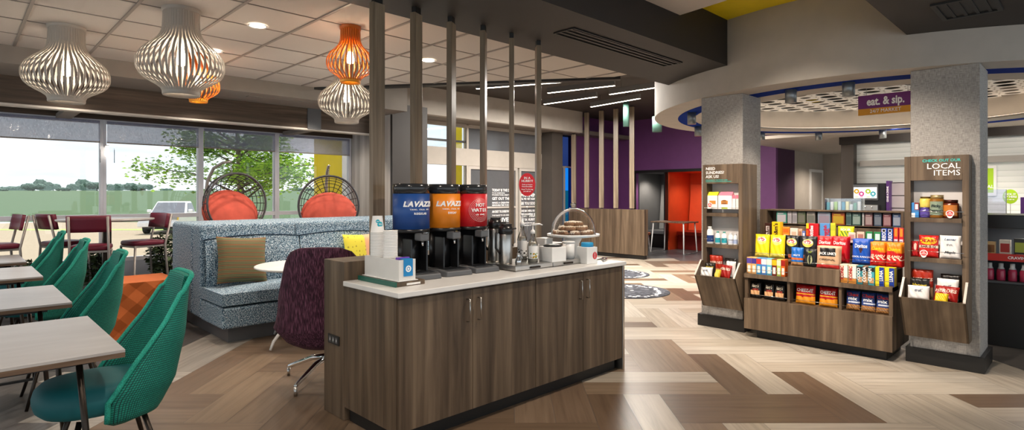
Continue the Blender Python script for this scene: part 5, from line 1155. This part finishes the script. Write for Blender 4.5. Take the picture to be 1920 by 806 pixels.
binbag(1344, .577, 5.745, .06, .095, '#e8c43a', 'small yellow pouch at the front of the left pillar bin', None, '#fff', -24, R(-8))
binbag(1730, .578, 5.935, .15, .24, '#b8321c', 'red and tan cookie bag at the rear of the right pillar bin', 'HEROES', '#f0e0d0', 4, R(6), '#d8b088'); binbag(1784, .578, 5.945, .14, .215, '#1c1816', 'black snack bag at the rear right of the right pillar bin', 'BOSSAS', '#a89a80', 4, R(-6))
binbag(1772, .577, 5.82, .17, .13, '#a01c18', 'deep red bag lying tilted in the right pillar bin', 'HEROES', '#f0e0d0', -20, R(-14)); binbag(1776, .578, 5.88, .15, .18, '#f4f2f0', 'white snack bag behind the tilted red one in the right bin', 'evil', '#7a8090', -6, R(-8))
binbag(1724, .577, 5.86, .14, .17, '#1e1c18', 'black and yellow bag behind the front white bag in the right bin', 'Harvest', '#e0c840', -4, R(4)); binbag(1722, .577, 5.79, .15, .115, '#f4f2f0', 'white snack bag at the front left of the right pillar bin', 'evil', '#7a8090', -12, R(6))
binbag(1764, .577, 5.74, .09, .08, '#f0c81e', 'small yellow pouch at the front of the right pillar bin', None, '#fff', -26, R(-6))
# ---- hanging sign
Ys, Xs = onX(1609, 7.5), 7.5
sg = thing('hanging_sign', 'purple and orange market sign hanging inside the round ceiling', 'sign', (Xs, Ys, 2.37), RZ)
B('panel', sg, mat('sign_purple', '#6e1f74', .45), (0, .56, 0, .03, .072, .225), bevel=.001); B('lower_panel', sg, mat('sign_orange', '#e09a1c', .45), (0, .56, -.001, .03, 0, .072), bevel=.001)
text('eat. & sip.', .125, M_LETW, sg, (.27, -.003, .145), bold=.03, sx=.74); text('24/7 MARKET', .056, M_LETW, sg, (.27, -.004, .036), bold=0, sx=.92)
for x in (.08, .48): MB().tube([(x, .015, .225), (x, .015, .50)], .003, 6).build('hanger', M_STEEL, sg)
# ---- cylinder downlights under the ring
for k, (px, rr, lb) in enumerate(((1483, 0, 'second cylinder downlight from the left under the near blue ring'), (1591, 0, 'third cylinder downlight under the near blue ring, left of the sign'))):
    kk = (px-CX)/F_PX; ux, uy = CA+kk*SA, SA-kk*CA; a_, b_, c_ = ux*ux+uy*uy, -2*(ux*RC[0]+uy*RC[1]), RC[0]**2+RC[1]**2-2.5**2; d = (-b_-sqrt(b_*b_-4*a_*c_))/(2*a_); P_ = (d*ux, d*uy)
    cylp = P_
    def cylinder_light(x, y, z, r, h, m, lb, grp, en=35):
        t = thing('cylinder_downlight', lb, 'ceiling light', (x, y, z), 0, grp); MB().lathe([(r*.8, .0), (r, 0), (r, h), (.001, h)], 24).build('housing', m, t); MB().lathe([(r*.8, .004), (.001, .004)], 20).build('lens', M_LIGHT, t); spot(x, y, z-.02, en, R(100)); return t
    cylinder_light(P_[0], P_[1], 2.40, .055, .16, mat('zinc', '#8f9496', .35, .7), lb, 'cylinder downlights of the round ceiling')
for px, far, z, lb in ((1297, 0, 2.38, 'left one of the two cylinder downlights left of the left pillar'), (1309, 1, 2.38, 'right one of the two cylinder downlights beside the left pillar'), (1428, 1, 2.40, 'cylinder downlight just right of the left pillar'), (1535, 1, 2.40, 'cylinder downlight on the far ring before the grey room'), (1655, 1, 2.40, 'cylinder downlight on the far ring before the white slat wall')):
    kk = (px-CX)/F_PX; ux, uy = CA+kk*SA, SA-kk*CA; a_, b_, c_ = ux*ux+uy*uy, -2*(ux*RC[0]+uy*RC[1]), RC[0]**2+RC[1]**2-2.5**2; d = (-b_+(1 if far else -1)*sqrt(max(0, b_*b_-4*a_*c_)))/(2*a_)
    cylinder_light(d*ux, d*uy, z, .055, .16, mat('zinc', '#8f9496', .35, .7), lb, 'cylinder downlights of the round ceiling')
M_GRN = mat('sage_green_metal', '#43635a', .5)
for px, d, z0, h, r, lb in ((1232, 10.4, 2.60, .28, .085, 'larger sage green cylinder pendant left of the round ceiling'), (1174, 11.6, 2.84, .55, .06, 'slim sage green cylinder pendant before the fin screen')):
    x, y = at_d(px, d); t = cylinder_light(x, y, z0, r, h, M_GRN, lb, 'sage green pendants', 60); MB().tube([(0, 0, h), (0, 0, 3.52-z0)], .004, 6).build('cord', M_BLACK, t)
# ---- linear lights under the dark entry ceiling
for (xa_, ya_, xb_, yb_, lb) in ((893, 167, 1101, 151, 'longest white linear light, highest of the five bars'), (1027, 175, 1153, 161, 'white linear light bar second from the top'), (1143, 177.6, 1262, 160, 'white linear light bar running behind the round ceiling edge'), (1020, 196, 1119, 182, 'lower left white linear light bar'), (1108, 201, 1200, 185, 'lowest right white linear light bar above the fins')):
    A = Vector(at(xa_, ya_, 3.3)); Bv = Vector(at(xb_, yb_, 3.3)); ln = (Bv-A).length; an = atan2(Bv.y-A.y, Bv.x-A.x)
    t = thing('linear_light', lb, 'ceiling light', (A.x, A.y, 3.3), an, 'white linear light bars')
    B('housing', t, mat('housing_grey', '#6a6764', .5), (0, ln, -.025, .025, .006, .10), bevel=.002); B('diffuser', t, M_LIGHT, (.005, ln-.005, -.022, .022, 0, .006))
    for q in (.2, .8): MB().tube([(ln*q, 0, .10), (ln*q, 0, .22)], .003, 6).build('hanger', M_BLACK, t)
    l = bpy.data.lights.new('linear_lamp', 'AREA'); l.shape = 'RECTANGLE'; l.size = ln; l.size_y = .05; l.energy = 100; l.color = (1, .93, .85)
    o = bpy.data.objects.new('linear_lamp', l); COL.objects.link(o); o.location = ((A.x+Bv.x)/2, (A.y+Bv.y)/2, 3.29); o.rotation_euler = (0, 0, an)
# ---- round rugs
t = NT('mosaic_rug'); vo = t.n('TexVoronoi', Scale=16.0); t.l(t.coords(), vo.inputs[0]); t.l(t.ramp(vo.outputs[1], [(.0, '#30323a'), (.55, '#4b4e57'), (.80, '#6a6c72'), (.9, '#e0dcd6')], 'CONSTANT'), t.b.inputs['Base Color']); t.b.inputs['Roughness'].default_value = .95
for l_, d, r, lb in ((1.72, 8.66, .65, 'larger nearer round dark mosaic rug beyond the counter end'), (1.9, 10.55, .62, 'smaller looking farther round dark mosaic rug before the half wall')):
    x, y = dl(d, l_); o = tag(MB().lathe([(r, 0.001), (r, .007), (r-.01, .01), (.001, .01)], 64).build('round_rug', t.m, None, loc=(x, y, 0)), lb, 'rug')
    wr = MB(); r_ = random.Random(int(l_*100))
    for k in range(46):
        a = 2*pi*k/46+.05*r_.random(); rr = r*(.72+.2*r_.random()); s = .03*r_.uniform(.7, 1.2); wr.M = Matrix.Translation((rr*cos(a), rr*sin(a), .0104)) @ Matrix.Rotation(r_.random()*3, 4, 'Z'); wr.add([(-s, -s*.6, 0), (s*.8, -s*.7, 0), (s, s*.6, 0), (-s*.7, s*.8, 0)], [(0, 1, 2, 3)])
    wr.build('pale_pebbles', M_PAPER, o)
# ---- back counter: drink machine, acrylic box, menu, posters, cooler
bc = thing('back_counter', 'pale service counter along the white slat wall behind the rack', 'counter', (11.5, -.5, 0)); B('cabinet', bc, M_GREY, (0, .68, 0, 3.5, 0, .88)); B('worktop', bc, M_WHITE, (-.02, .69, -.01, 3.51, .88, .92), bevel=.003)
ym_, w_ = yy(1598, 1660, 11.55)
dm_ = thing('drink_machine', 'dark grey drink machine with fruit pictures on its bright screen', 'drink machine', (11.55, ym_, .92), RZ); w2 = w_/2
B('housing', dm_, M_BLKPL, (-w2, w2*.98, .06, .5, 0, .74), bevel=.01); B('front_upper', dm_, M_DKPL, (-w2*.96, w2*.55, .0, .06, .44, .72), bevel=.01); B('drip_base', dm_, M_STEEL, (-w2*.9, w2*.6, -.05, .06, .0, .36), bevel=.006)
B('screen', dm_, mat('screen_glow', '#f4f8f8', .3, emit=.9, var=0), (-w2*.9, w2*.5, -.008, 0, .48, .67))
for k, (fx, fz, c) in enumerate(((-.72, .60, '#e0b020'), (-.42, .555, '#d04a9a'), (-.02, .60, '#a8c830'), (.28, .555, '#40a8b8'))):
    MB().grid(lambda u, v: (fx*w2+(.018+.026*v)*cos(2*pi*u), -.0095, fz+(.018+.026*v)*sin(2*pi*u)), 18, 1, 0, False, True).build('fruit_icon', cm(c), dm_); B('caption', dm_, cm(c), (fx*w2-.03, fx*w2+.03, -.0095, -.009, .495, .507))
for k in range(3): MB().cyl((-.55+.4*k)*w2, -.06, .30, .34, .012, 10).build('tap', M_CHROME, dm_)
ya_, wa_ = yy(1662, 1668, 11.6); pn_ = tag(B('menu_sign', None, mat('blade_purple', '#4a2468', .5), (-.12, .12, -wa_/2, wa_/2, 0, .78), bevel=.003), 'tall narrow purple menu blade next to the drink machine', 'sign'); pn_.location = (11.7, ya_, .92); text('GRAB A DRINK', .04, M_LETW, pn_, (-.123, 0, .55), (pi/2, -pi/2, -pi/2), bold=.02)
y2, w3 = yy(1669, 1712, 11.7); cb = thing('menu_cabinet', 'pale cabinet with dark horizontal seams right of the purple blade', 'cabinet', (11.75, y2, .92), RZ); B('body', cb, mat('pale_lilac_grey', '#b8b0b4', .5), (-w3/2, w3/2, 0, .3, 0, .76), bevel=.004)
for z in (.14, .30, .52, .74): B('seam', cb, M_BLACK, (-w3/2, w3/2, -.003, 0, z, z+.012))
yb2, wb2 = yy(1552, 1620, 6.45)
ab = thing('acrylic_organizer', 'clear acrylic organizer box on top of the snack rack', 'organizer', (6.42, yb2, 1.30), RZ); wq = wb2/2
B('case', ab, glass('acrylic', (.95, .97, .98), .88, .05), (-wq, wq, -.06, -.056, 0, .115), (-wq, wq, .056, .06, 0, .115), (-wq, -wq+.004, -.056, .056, 0, .115), (wq-.004, wq, -.056, .056, 0, .115), (-wq, wq, -.06, .06, .115, .119))
r_ = random.Random(5)
for k in range(9):
    x = -wq+.025+k*(2*wq-.05)/8; B('packet', ab, cm(['#7ac0d0', '#e8e8ea', '#a8d070', '#c8d8e0', '#3a9ac0', '#f0e8b0', '#d8e0e8', '#58a088', '#e0e0e4'][k]), (x-.013, x+.013, -.04, .04, .002, .06+.03*r_.random()))
# posters on the slat wall
XW = 12.19
def onwall(a, b, t_, bt, name, label, cat, mats_, X=XW):
    y, w = yy(a, b, X); yc_ = onX((a+b)/2, X); z1, z0 = zat(t_, X, yc_), zat(bt, X, yc_); return y, w, z0, z1
y, w, z0, z1 = onwall(1838, 1869, 311, 367, '', '', '', 0); g = thing('framed_poster', 'lime green poster in a white frame right of the right pillar', 'poster', (XW, y, z0), RZ); h = z1-z0
B('frame', g, M_WHITE, (-w/2, w/2, -.02, 0, 0, h), bevel=.003); B('print', g, mat('lime_print', '#a8d420', .5), (-w/2+.04, w/2-.04, -.022, -.02, .05, h-.04)); text('ALL.', .075, M_LETW, g, (w*.26, -.024, h*.3), bold=.02)
y, w, z0, z1 = onwall(1840, 1886, 355, 402, '', '', '', 0, 11.4); g = thing('clear_partition', 'clear acrylic guard panel under the lime poster', 'guard panel', (11.4, y, z0), RZ); B('pane', g, glass('guard', (.8, .82, .9), .85, .05), (-w/2, w/2, -.004, 0, 0, z1-z0)); B('frame', g, M_STEEL, (w/2, w/2+.01, -.008, .004, 0, z1-z0))
y, w, z0, z1 = onwall(1880, 1909, 355, 382, '', '', '', 0, 11.6); g = thing('round_notice', 'lime green round notice on a thin stand at far right', 'sign', (11.6, y, .92), RZ); r1, r2 = w/2, (z1-z0)/2; zc = (z0+z1)/2-.92
MB().grid(lambda u, v: (r1*v*cos(2*pi*u), 0, zc+r2*v*sin(2*pi*u)), 32, 2, 0, False, True).build('disc', mat('lime_print', '#a8d420', .5), g, solid=.003); MB().tube([(0, .004, 0), (0, .004, zc)], .004, 6).build('stand', M_STEEL, g)
for k, tx in enumerate(('PICK IT', 'UP HERE', 'or ask us')): text(tx, .04 if k < 2 else .025, M_LETW, g, (0, -.006, zc+.035-.04*k), bold=.03)
y, w, z0, z1 = onwall(1885, 1912, 393, 401, '', '', '', 0, 11.55); tag(B('lime_tray', None, mat('lime_tray', '#c4dc3a', .5), (-w/2, w/2, -.05, .05, 0, .05), bevel=.004, ), 'pale lime tray below the round green notice', 'tray'); o = COL.objects['lime_tray']; o.location = (11.55, y, .92); o.rotation_euler = (0, 0, RZ)
y, w, z0, z1 = onwall(1914, 1928, 355, 404, '', '', '', 0, 11.5); o = tag(B('menu_sign', None, mat('blade_purple', '#4a2468', .5), (-w/2, w/2, -.06, .06, 0, .5), bevel=.003), 'dark purple menu blade cut by the right picture edge', 'sign'); o.location = (11.5, y, .92); o.rotation_euler = (0, 0, RZ)
# open cooler
XC_ = 7.2
co = thing('open_cooler', 'black open front cooler with red shelf edge at the right picture edge', 'cooler', (XC_, .82, 0), RZ)   # local x 0..1.6 runs to world -Y
LC = 1.9
B('base', co, M_BLACK, (0, LC, 0, .75, 0, .60), bevel=.003); B('end_panel', co, M_BLKPL, (-.02, 0, .02, .75, 0, 1.02), (-.02, 0, .25, .75, 1.02, 1.24))
B('back_panel', co, M_DKPL, (0, LC, .70, .75, .6, 1.24)); B('canopy', co, M_BLKPL, (-.02, LC, .02, .75, 1.13, 1.26), bevel=.006); B('lower_shelf', co, M_DKPL, (0, LC, .03, .70, .60, .62)); B('upper_shelf', co, M_DKPL, (0, LC, .06, .70, .82, .84))
B('shelf_edge', co, mat('red_strip', '#c02a24', .45), (0, LC, .045, .06, .815, .885), bevel=.001); text('CRAVING A LITTLE SOMETHING?', .036, M_LETW, co, (.22, .043, .85), align='LEFT', bold=.02)
for k, x in enumerate((.3, .5, .8)): MB().lathe([(.04, 1.128), (.001, 1.1275)], 20, (x, .22)).build('cooler_lamp', M_LIGHT, co)
gd = MB().prism([(.06, .885), (.06, 1.0), (.32, 1.128), (.34, 1.128), (.34, .885)], .55, .556, 0, 'x'); gd.build('glass_divider', glass('guard', (.8, .82, .9), .85, .05), co)
l = bpy.data.lights.new('cooler_lamp', 'AREA'); l.shape = 'RECTANGLE'; l.size = 1.4; l.size_y = .1; l.energy = 12; o = bpy.data.objects.new('cooler_lamp', l); COL.objects.link(o); o.location = (XC_+.28, -.2, 1.12); o.rotation_euler = (0, 0, RZ)
r_ = random.Random(9); M_PINK = mat('pink_drink', '#c23a5c', .2); M_CAPC = mat('clear_cap', '#dcdcdc', .3)
b0 = None
for k in range(11):
    X, Y = XC_+.12, .74-.085*k; lb = '%s pink drink bottle from the left in the cooler' % ORD[k]
    if b0: dup(b0, (X, Y, .622), None, lb); continue
    b0 = thing('drink_bottle', lb, 'bottle', (X, Y, .622), 0, 'pink drink bottles in the cooler'); MB().lathe([(.033, 0), (.034, .006), (.034, .09), (.028, .11)], 20).build('liquid', M_PINK, b0); MB().lathe([(.028, .1105), (.019, .13), (.019, .165), (.001, .166)], 18).build('cap', M_CAPC, b0)
for k, (c, c2, nm) in enumerate((('#c8a878', '#8a5a30', 'tan'), ('#e0d8c8', '#b03028', 'cream and red'), ('#2a2a24', '#a8b840', 'black and lime'), ('#6a2a50', '#e8e0d0', 'plum'), ('#9ab06a', '#d85a40', 'green and coral'), ('#b8c8a0', '#6a8a50', 'pale green'), ('#d0402a', '#f0c020', 'red and yellow'), ('#e8a020', '#c02818', 'amber'))):
    carton(.085, .15+.02*(k % 3), .06, [c, c2, '#f0ece0'], nm+' snack tub on the upper cooler shelf', 'snack tub', 'snack_tub', XC_+.17+.02*(k % 2), .74-.11*k, .842, [(-.4, .4, .3, .8, 1), (-.3, .3, .05, .2, 2)])
# ================================================================== OUTDOORS
GZ = -.75
M_LOT = mat('concrete_lot', '#a5957d', .9, var=.06)
lot = MB(); lot.add([(-90, YW+.2, GZ), (120, YW+.2, GZ), (120, 70, GZ), (-90, 70, GZ)], [(0, 1, 2, 3)])
def wrl(pts): return [(*dl(d, l), z) for d, l, z in pts]
lo = struct(MB().add([(-60, YW+.13, GZ), (70, YW+.13, GZ), (70, 60, GZ), (-60, 60, GZ)], [(0, 1, 2, 3)]).build('ground_lot', M_LOT))
M_FIELD = mat('field_green', '#46603a', .95, var=.12)
struct(MB().add(wrl([(47, -160, GZ+.01), (47, 60, GZ+.01), (420, 420, 4.9), (420, -620, 4.9)]), [(0, 1, 2, 3)]).build('ground_field', M_FIELD))
struct(MB().add(wrl([(36, -80, GZ+.006), (36, 30, GZ+.006), (37.3, 30, GZ+.006), (37.3, -80, GZ+.006)]), [(0, 1, 2, 3)]).build('ground_verge', mat('verge_green', '#a8c86a', .95, var=.1)))
# distant trees
M_TREE = mat('far_tree_green', '#5d7568', .95, var=.2)
def blob(seed):
    bm = bmesh.new(); r_ = random.Random(seed)
    for k in range(5):
        m = Matrix.Translation((r_.uniform(-.55, .55), r_.uniform(-.2, .2), r_.uniform(.35, .68))) @ Matrix.Diagonal((r_.uniform(.35, .55), .4, r_.uniform(.28, .4), 1))
        rr = bmesh.ops.create_icosphere(bm, subdivisions=3, radius=1, matrix=m)
        for v in rr['verts']:
            q = math.sin(v.co.x*23+seed)*math.sin(v.co.z*27)*math.sin(v.co.y*19+1); v.co += v.normal*.06*q*2 if v.normal.length else Vector()
    me = bpy.data.meshes.new('crown'); bm.to_mesh(me); bm.free(); me.materials.append(M_TREE); return me
BL_ = [blob(s) for s in range(4)]; trunk = MB().cyl(0, 0, 0, .4, .05, 6)
TR = [(-4, 24, 352), (14, 22, 350), (38, 30, 347), (62, 26, 344), (80, 28, 338), (100, 22, 344), (118, 16, 350), (142, 20, 345), (160, 30, 338), (182, 30, 341), (206, 28, 343), (228, 24, 345), (250, 28, 344), (272, 24, 345), (312, 14, 352), (565, 30, 352), (600, 26, 352), (630, 26, 351)]
tm = None
for k, (px, wpx, top) in enumerate(TR):
    d = 385+45*(k % 3); x, y = at_d(px, d); zb = 4.5; zt = EYE-(top-HY)*d/F_PX; hh = (zt-zb)/.97; w = wpx*d/F_PX*.85
    side = 'in the right window' if px > 500 else ('left of the first mullion' if px < 190 else 'right of the first mullion')
    t = thing('field_tree', '%s dark distant tree from the left along the field edge' % ORD[k], 'tree', (x, y, zb-1.5), ANG-pi/2, 'distant trees at the field edge')
    c = bpy.data.objects.new('crown', BL_[k % 4]); COL.objects.link(c); c.parent = t; c.location = (0, 0, 1.0); c.scale = (w, w*.7, hh+.4)
    tk = tm.copy() if tm else MB().cyl(0, 0, 0, 3.5, .4, 6).build('trunk', M_DKMET); 
    if tm: COL.objects.link(tk)
    tm = tm or tk; tk.parent = t
# near tree with green leaves
x, y = at_d(452, 15.0)
nt = thing('maple_tree', 'bright green leafy tree right outside the windows', 'tree', (x, y, GZ)); tr_ = MB(); r_ = random.Random(21); tips = []
tr_.tube([(0, 0, 0), (.02, .02, 2.0), (-.05, .0, 3.0), (-.12, .05, 4.6)], [.11, .09, .07, .03], 8)
for k in range(34):
    z = 1.9+2.6*r_.random(); a = r_.random()*6.28; ln = r_.uniform(.9, 2.1)*(1.15-.12*(z-1.9)); p0 = Vector((-.05, 0, z)); p1 = p0+Vector((cos(a)*ln*.5, sin(a)*ln*.5, .25*ln)); p2 = p0+Vector((cos(a+.2)*ln, sin(a+.2)*ln, .30*ln)); tr_.tube([p0, p1, p2], [.03, .02, .008], 5); tips += [p1, p2, (p1+p2)/2]
tr_.build('trunk', mat('bark', '#6b6258', .9), nt); fo_ = MB()
for k in range(15000):
    c = r_.choice(tips)+Vector((r_.gauss(0, .2), r_.gauss(0, .2), r_.gauss(-.05, .16))); s = r_.uniform(.03, .07); fo_.M = Matrix.Translation(c) @ Matrix.Rotation(r_.random()*6.28, 4, 'Z') @ Matrix.Rotation(r_.uniform(-1.2, 1.2), 4, 'X')
    fo_.add([(-s, 0, 0), (0, -s*.7, .01), (s, 0, 0), (0, s*.7, .01)], [(0, 1, 2, 3)], r_.choice([0, 0, 1]))
def leafm(n, c):
    t = NT(n); t.b.inputs['Base Color'].default_value = (*lin(c), 1); t.b.inputs['Roughness'].default_value = .6; tl = t.n('BsdfTranslucent'); tl.inputs[0].default_value = (*lin(c), 1); ad = t.n('MixShader'); ad.inputs[0].default_value = .5; t.l(t.b.outputs[0], ad.inputs[1]); t.l(tl.outputs[0], ad.inputs[2]); t.l(ad.outputs[0], t.out.inputs[0]); return t.m
fo_.build('foliage', [leafm('maple_green', '#9cc640'), leafm('maple_dark', '#6a9238')], nt)
# yellow pylon of the building front
x, y = at_d(620, 13.0)
py_ = thing('yellow_pylon', 'tall bright yellow pylon outside the right window pane', 'pylon', (x, y, GZ), ANG-pi/2)
B('body', py_, M_YEL, (-.34, .30, -.12, .12, 0, 5.5), bevel=.01); B('side_fin', py_, M_WHITE, (.30, .40, -.14, .14, 0, 5.5))
x, y = at_d(856, 17.0); p2 = thing('yellow_canopy_post', 'yellow post seen through the entrance glass between fins', 'post', (x, y, GZ), ANG-pi/2); B('body', p2, M_YEL, (-.16, .16, -.12, .12, 0, 6.0), bevel=.01); B('foot', p2, M_GREY, (-.25, .25, -.2, .2, 0, .15))
# parked pickup
M_CARW = mat('white_car_paint', '#f2f2f4', .15, coat=.6); M_CGL = mat('car_glass', '#6d7078', .08, spec=.9); M_TYRE = mat('tyre_rubber', '#222224', .8)
d = 35.0; x, y = at_d(325, d)
cr = thing('pickup_truck', 'white pickup truck parked outside behind the window rail', 'car', (x, y, GZ), ANG-pi/2+R(16))
WB = 1.0
bd = MB(); bd.prism([(-2.9, .55), (2.9, .55), (2.9, 1.05), (2.6, 1.12), (1.0, 1.14), (-.95, 1.16), (-2.75, 1.08), (-2.95, .95)], -WB, WB, 0, 'x'); bo = bd.build('body', M_CARW, cr, .05, 3)
cbm = MB().taper((-.97, .97, -1.05, 1.1), (-.80, .80, -.25, .75), 1.13, 1.83); cbm.build('cab', M_CARW, cr, .06, 3)
MB().add([(-.86, -1.03, 1.18), (.86, -1.03, 1.18), (.74, -.33, 1.75), (-.74, -.33, 1.75)], [(0, 1, 2, 3)]).build('windshield', M_CGL, cr, solid=.02, soff=1)
for s in (-1, 1):
    MB().add([(s*.965, -.75, 1.2), (s*.965, .9, 1.2), (s*.845, .65, 1.72), (s*.845, -.2, 1.72)], [(0, 1, 2, 3)]).build('side_window', M_CGL, cr, solid=.03, soff=0)
    MB().box(min(s*.98, s*1.22), max(s*.98, s*1.22), -.72, -.62, 1.18, 1.36).build('mirror', M_CARW, cr, .04)
    hl = MB().box(min(s*.55, s*.97), max(s*.55, s*.97), -2.98, -2.9, .82, 1.0).build('headlight', mat('headlamp', '#9a9c9a', .15), cr, .02); MB().box(min(s*.90, s*1.01), max(s*.90, s*1.01), -2.96, -2.8, .80, 1.02).build('marker_lamp', mat('amber_lens', '#e0b81c', .3), hl)
    for yv in (-1.9, 1.75):
        wm = MB(); wm.M = Matrix.Translation((s*.86, yv, .40)) @ Matrix.Rotation(pi/2, 4, 'Y'); wm.lathe([(.20, -.13), (.38, -.13), (.40, -.10), (.40, .10), (.38, .13), (.20, .13)], 28); w = wm.build('tyre', M_TYRE, cr)
        wm = MB(); wm.M = Matrix.Translation((s*.86, yv, .40)) @ Matrix.Rotation(pi/2, 4, 'Y'); wm.lathe([(.001, .10*s), (.22, .12*s), (.235, .135*s)], 24, capb=False); wm.build('wheel_rim', M_STEEL, w)
gr_ = MB()
for k in range(3): gr_.box(-.48, .48, -2.985, -2.93, .80+.075*k, .85+.075*k)
gr_.build('grille', M_BLKPL, cr, .005); B('bumper', cr, M_CARW, (-1.0, 1.0, -3.08, -2.9, .42, .70), bevel=.05); B('underbody', cr, M_BLACK, (-.8, .8, -2.7, 2.7, .28, .55))
# unseen slab added over the building to keep the sun out
struct(B('sun_block_roof', None, M_DKCEIL, (-9, 18, -8, 9.95, 4.0, 4.2)))
# ================================================================== LIGHT
sn = bpy.data.lights.new('sun', 'SUN'); sn.energy = 4.5; sn.angle = R(1); sn.color = (1, .96, .9); so_ = bpy.data.objects.new('sun', sn); COL.objects.link(so_); so_.rotation_euler = Vector((-.25, -.35, -1)).to_track_quat('-Z', 'Y').to_euler()
w = bpy.data.worlds.new('sky'); S.world = w; w.use_nodes = True; nt_ = w.node_tree; bg = nt_.nodes['Background']
tc_ = nt_.nodes.new('ShaderNodeTexCoord'); mp_ = nt_.nodes.new('ShaderNodeMapping'); mp_.inputs['Scale'].default_value = (3, 3, 14); nz_ = nt_.nodes.new('ShaderNodeTexNoise'); nz_.inputs['Scale'].default_value = 1.2; nz_.inputs['Detail'].default_value = 5
rp = nt_.nodes.new('ShaderNodeValToRGB'); rp.color_ramp.elements[0].position = .38; rp.color_ramp.elements[0].color = (*lin('#d4e6f2'), 1); rp.color_ramp.elements[1].position = .6; rp.color_ramp.elements[1].color = (*lin('#fafeff'), 1)
nt_.links.new(tc_.outputs['Generated'], mp_.inputs[0]); nt_.links.new(mp_.outputs[0], nz_.inputs[0]); nt_.links.new(nz_.outputs[0], rp.inputs[0]); nt_.links.new(rp.outputs[0], bg.inputs[0]); bg.inputs[1].default_value = 1.3
for x, y, z, e in ((.6, .9, 3.1, 90), (2.6, .4, 3.1, 110), (3.6, 1.9, 3.1, 170), (1.0, 2.2, 3.1, 90), (-1.2, 1.6, 3.1, 70), (-.6, 4.6, 2.95, 60), (2.6, 5.2, 2.95, 70), (4.6, 4.6, 2.95, 60), (2.9, 7.2, 2.95, 60), (-.6, 8.3, 2.79, 55), (1.0, 8.25, 2.79, 55), (2.4, 8.25, 2.79, 55), (3.9, 8.25, 2.79, 55), (4.5, 9.0, 2.79, 40)): spot(x, y, z, e, R(130))  # added fill spots without fixtures over counter, dining side and windows
for x, y, z, e in ((10.7, 4.9, 3.4, 90), (9.4, 3.6, 2.5, 60), (12.6, 4.2, 2.5, 40), (11.0, 1.4, 2.5, 110), (11.0, -.4, 2.5, 90), (14.0, 7.3, 2.02, 30), (13.9, 8.45, 2.02, 70), (15.2, 4.2, 2.5, 130), (6.9, -.4, 2.78, 50)): spot(x, y, z, e, R(140))  # more added fill without fixtures: entry, market, niches and back room
for x, y, tx, ty, tz, e in ((4.3, 2.95, 5.9, 2.3, .9, 150), (4.3, 1.0, 5.9, 1.3, .9, 150), (4.0, 2.0, 5.9, 1.9, .9, 170), (10.9, 2.3, 12.2, 2.3, 1.7, 26), (10.9, .6, 12.2, .6, 1.7, 26)):
    o = spot(x, y, (2.79 if y != 2.0 else 3.1) if x < 10 else 2.5, e, R(75 if x < 10 else 120)); o.rotation_euler = (Vector((tx, ty, tz))-o.location).to_track_quat('-Z', 'Y').to_euler()  # added spots, no fixture, aimed to brighten the rack and slat wall
# ================================================================== CAMERA AND VIEW
cam = bpy.data.cameras.new('camera'); co_ = bpy.data.objects.new('camera', cam); COL.objects.link(co_); S.camera = co_
cam.sensor_width = 36; cam.lens = F_PX/1920*36; cam.shift_y = -(403-HY)/1920; co_.location = (0, 0, EYE); co_.rotation_euler = (pi/2, 0, ANG-pi/2); cam.clip_end = 2000
vs_ = S.view_settings; vs_.view_transform = 'Standard'; vs_.look = 'None'; vs_.gamma = 1; vs_.exposure = 0.0; vs_.use_curve_mapping = False
S.cycles.use_denoising = True; S.cycles.max_bounces = 8; S.cycles.diffuse_bounces = 4; S.cycles.glossy_bounces = 4; S.cycles.transparent_max_bounces = 16; S.cycles.sample_clamp_indirect = 6; S.cycles.caustics_reflective = False; S.cycles.caustics_refractive = False
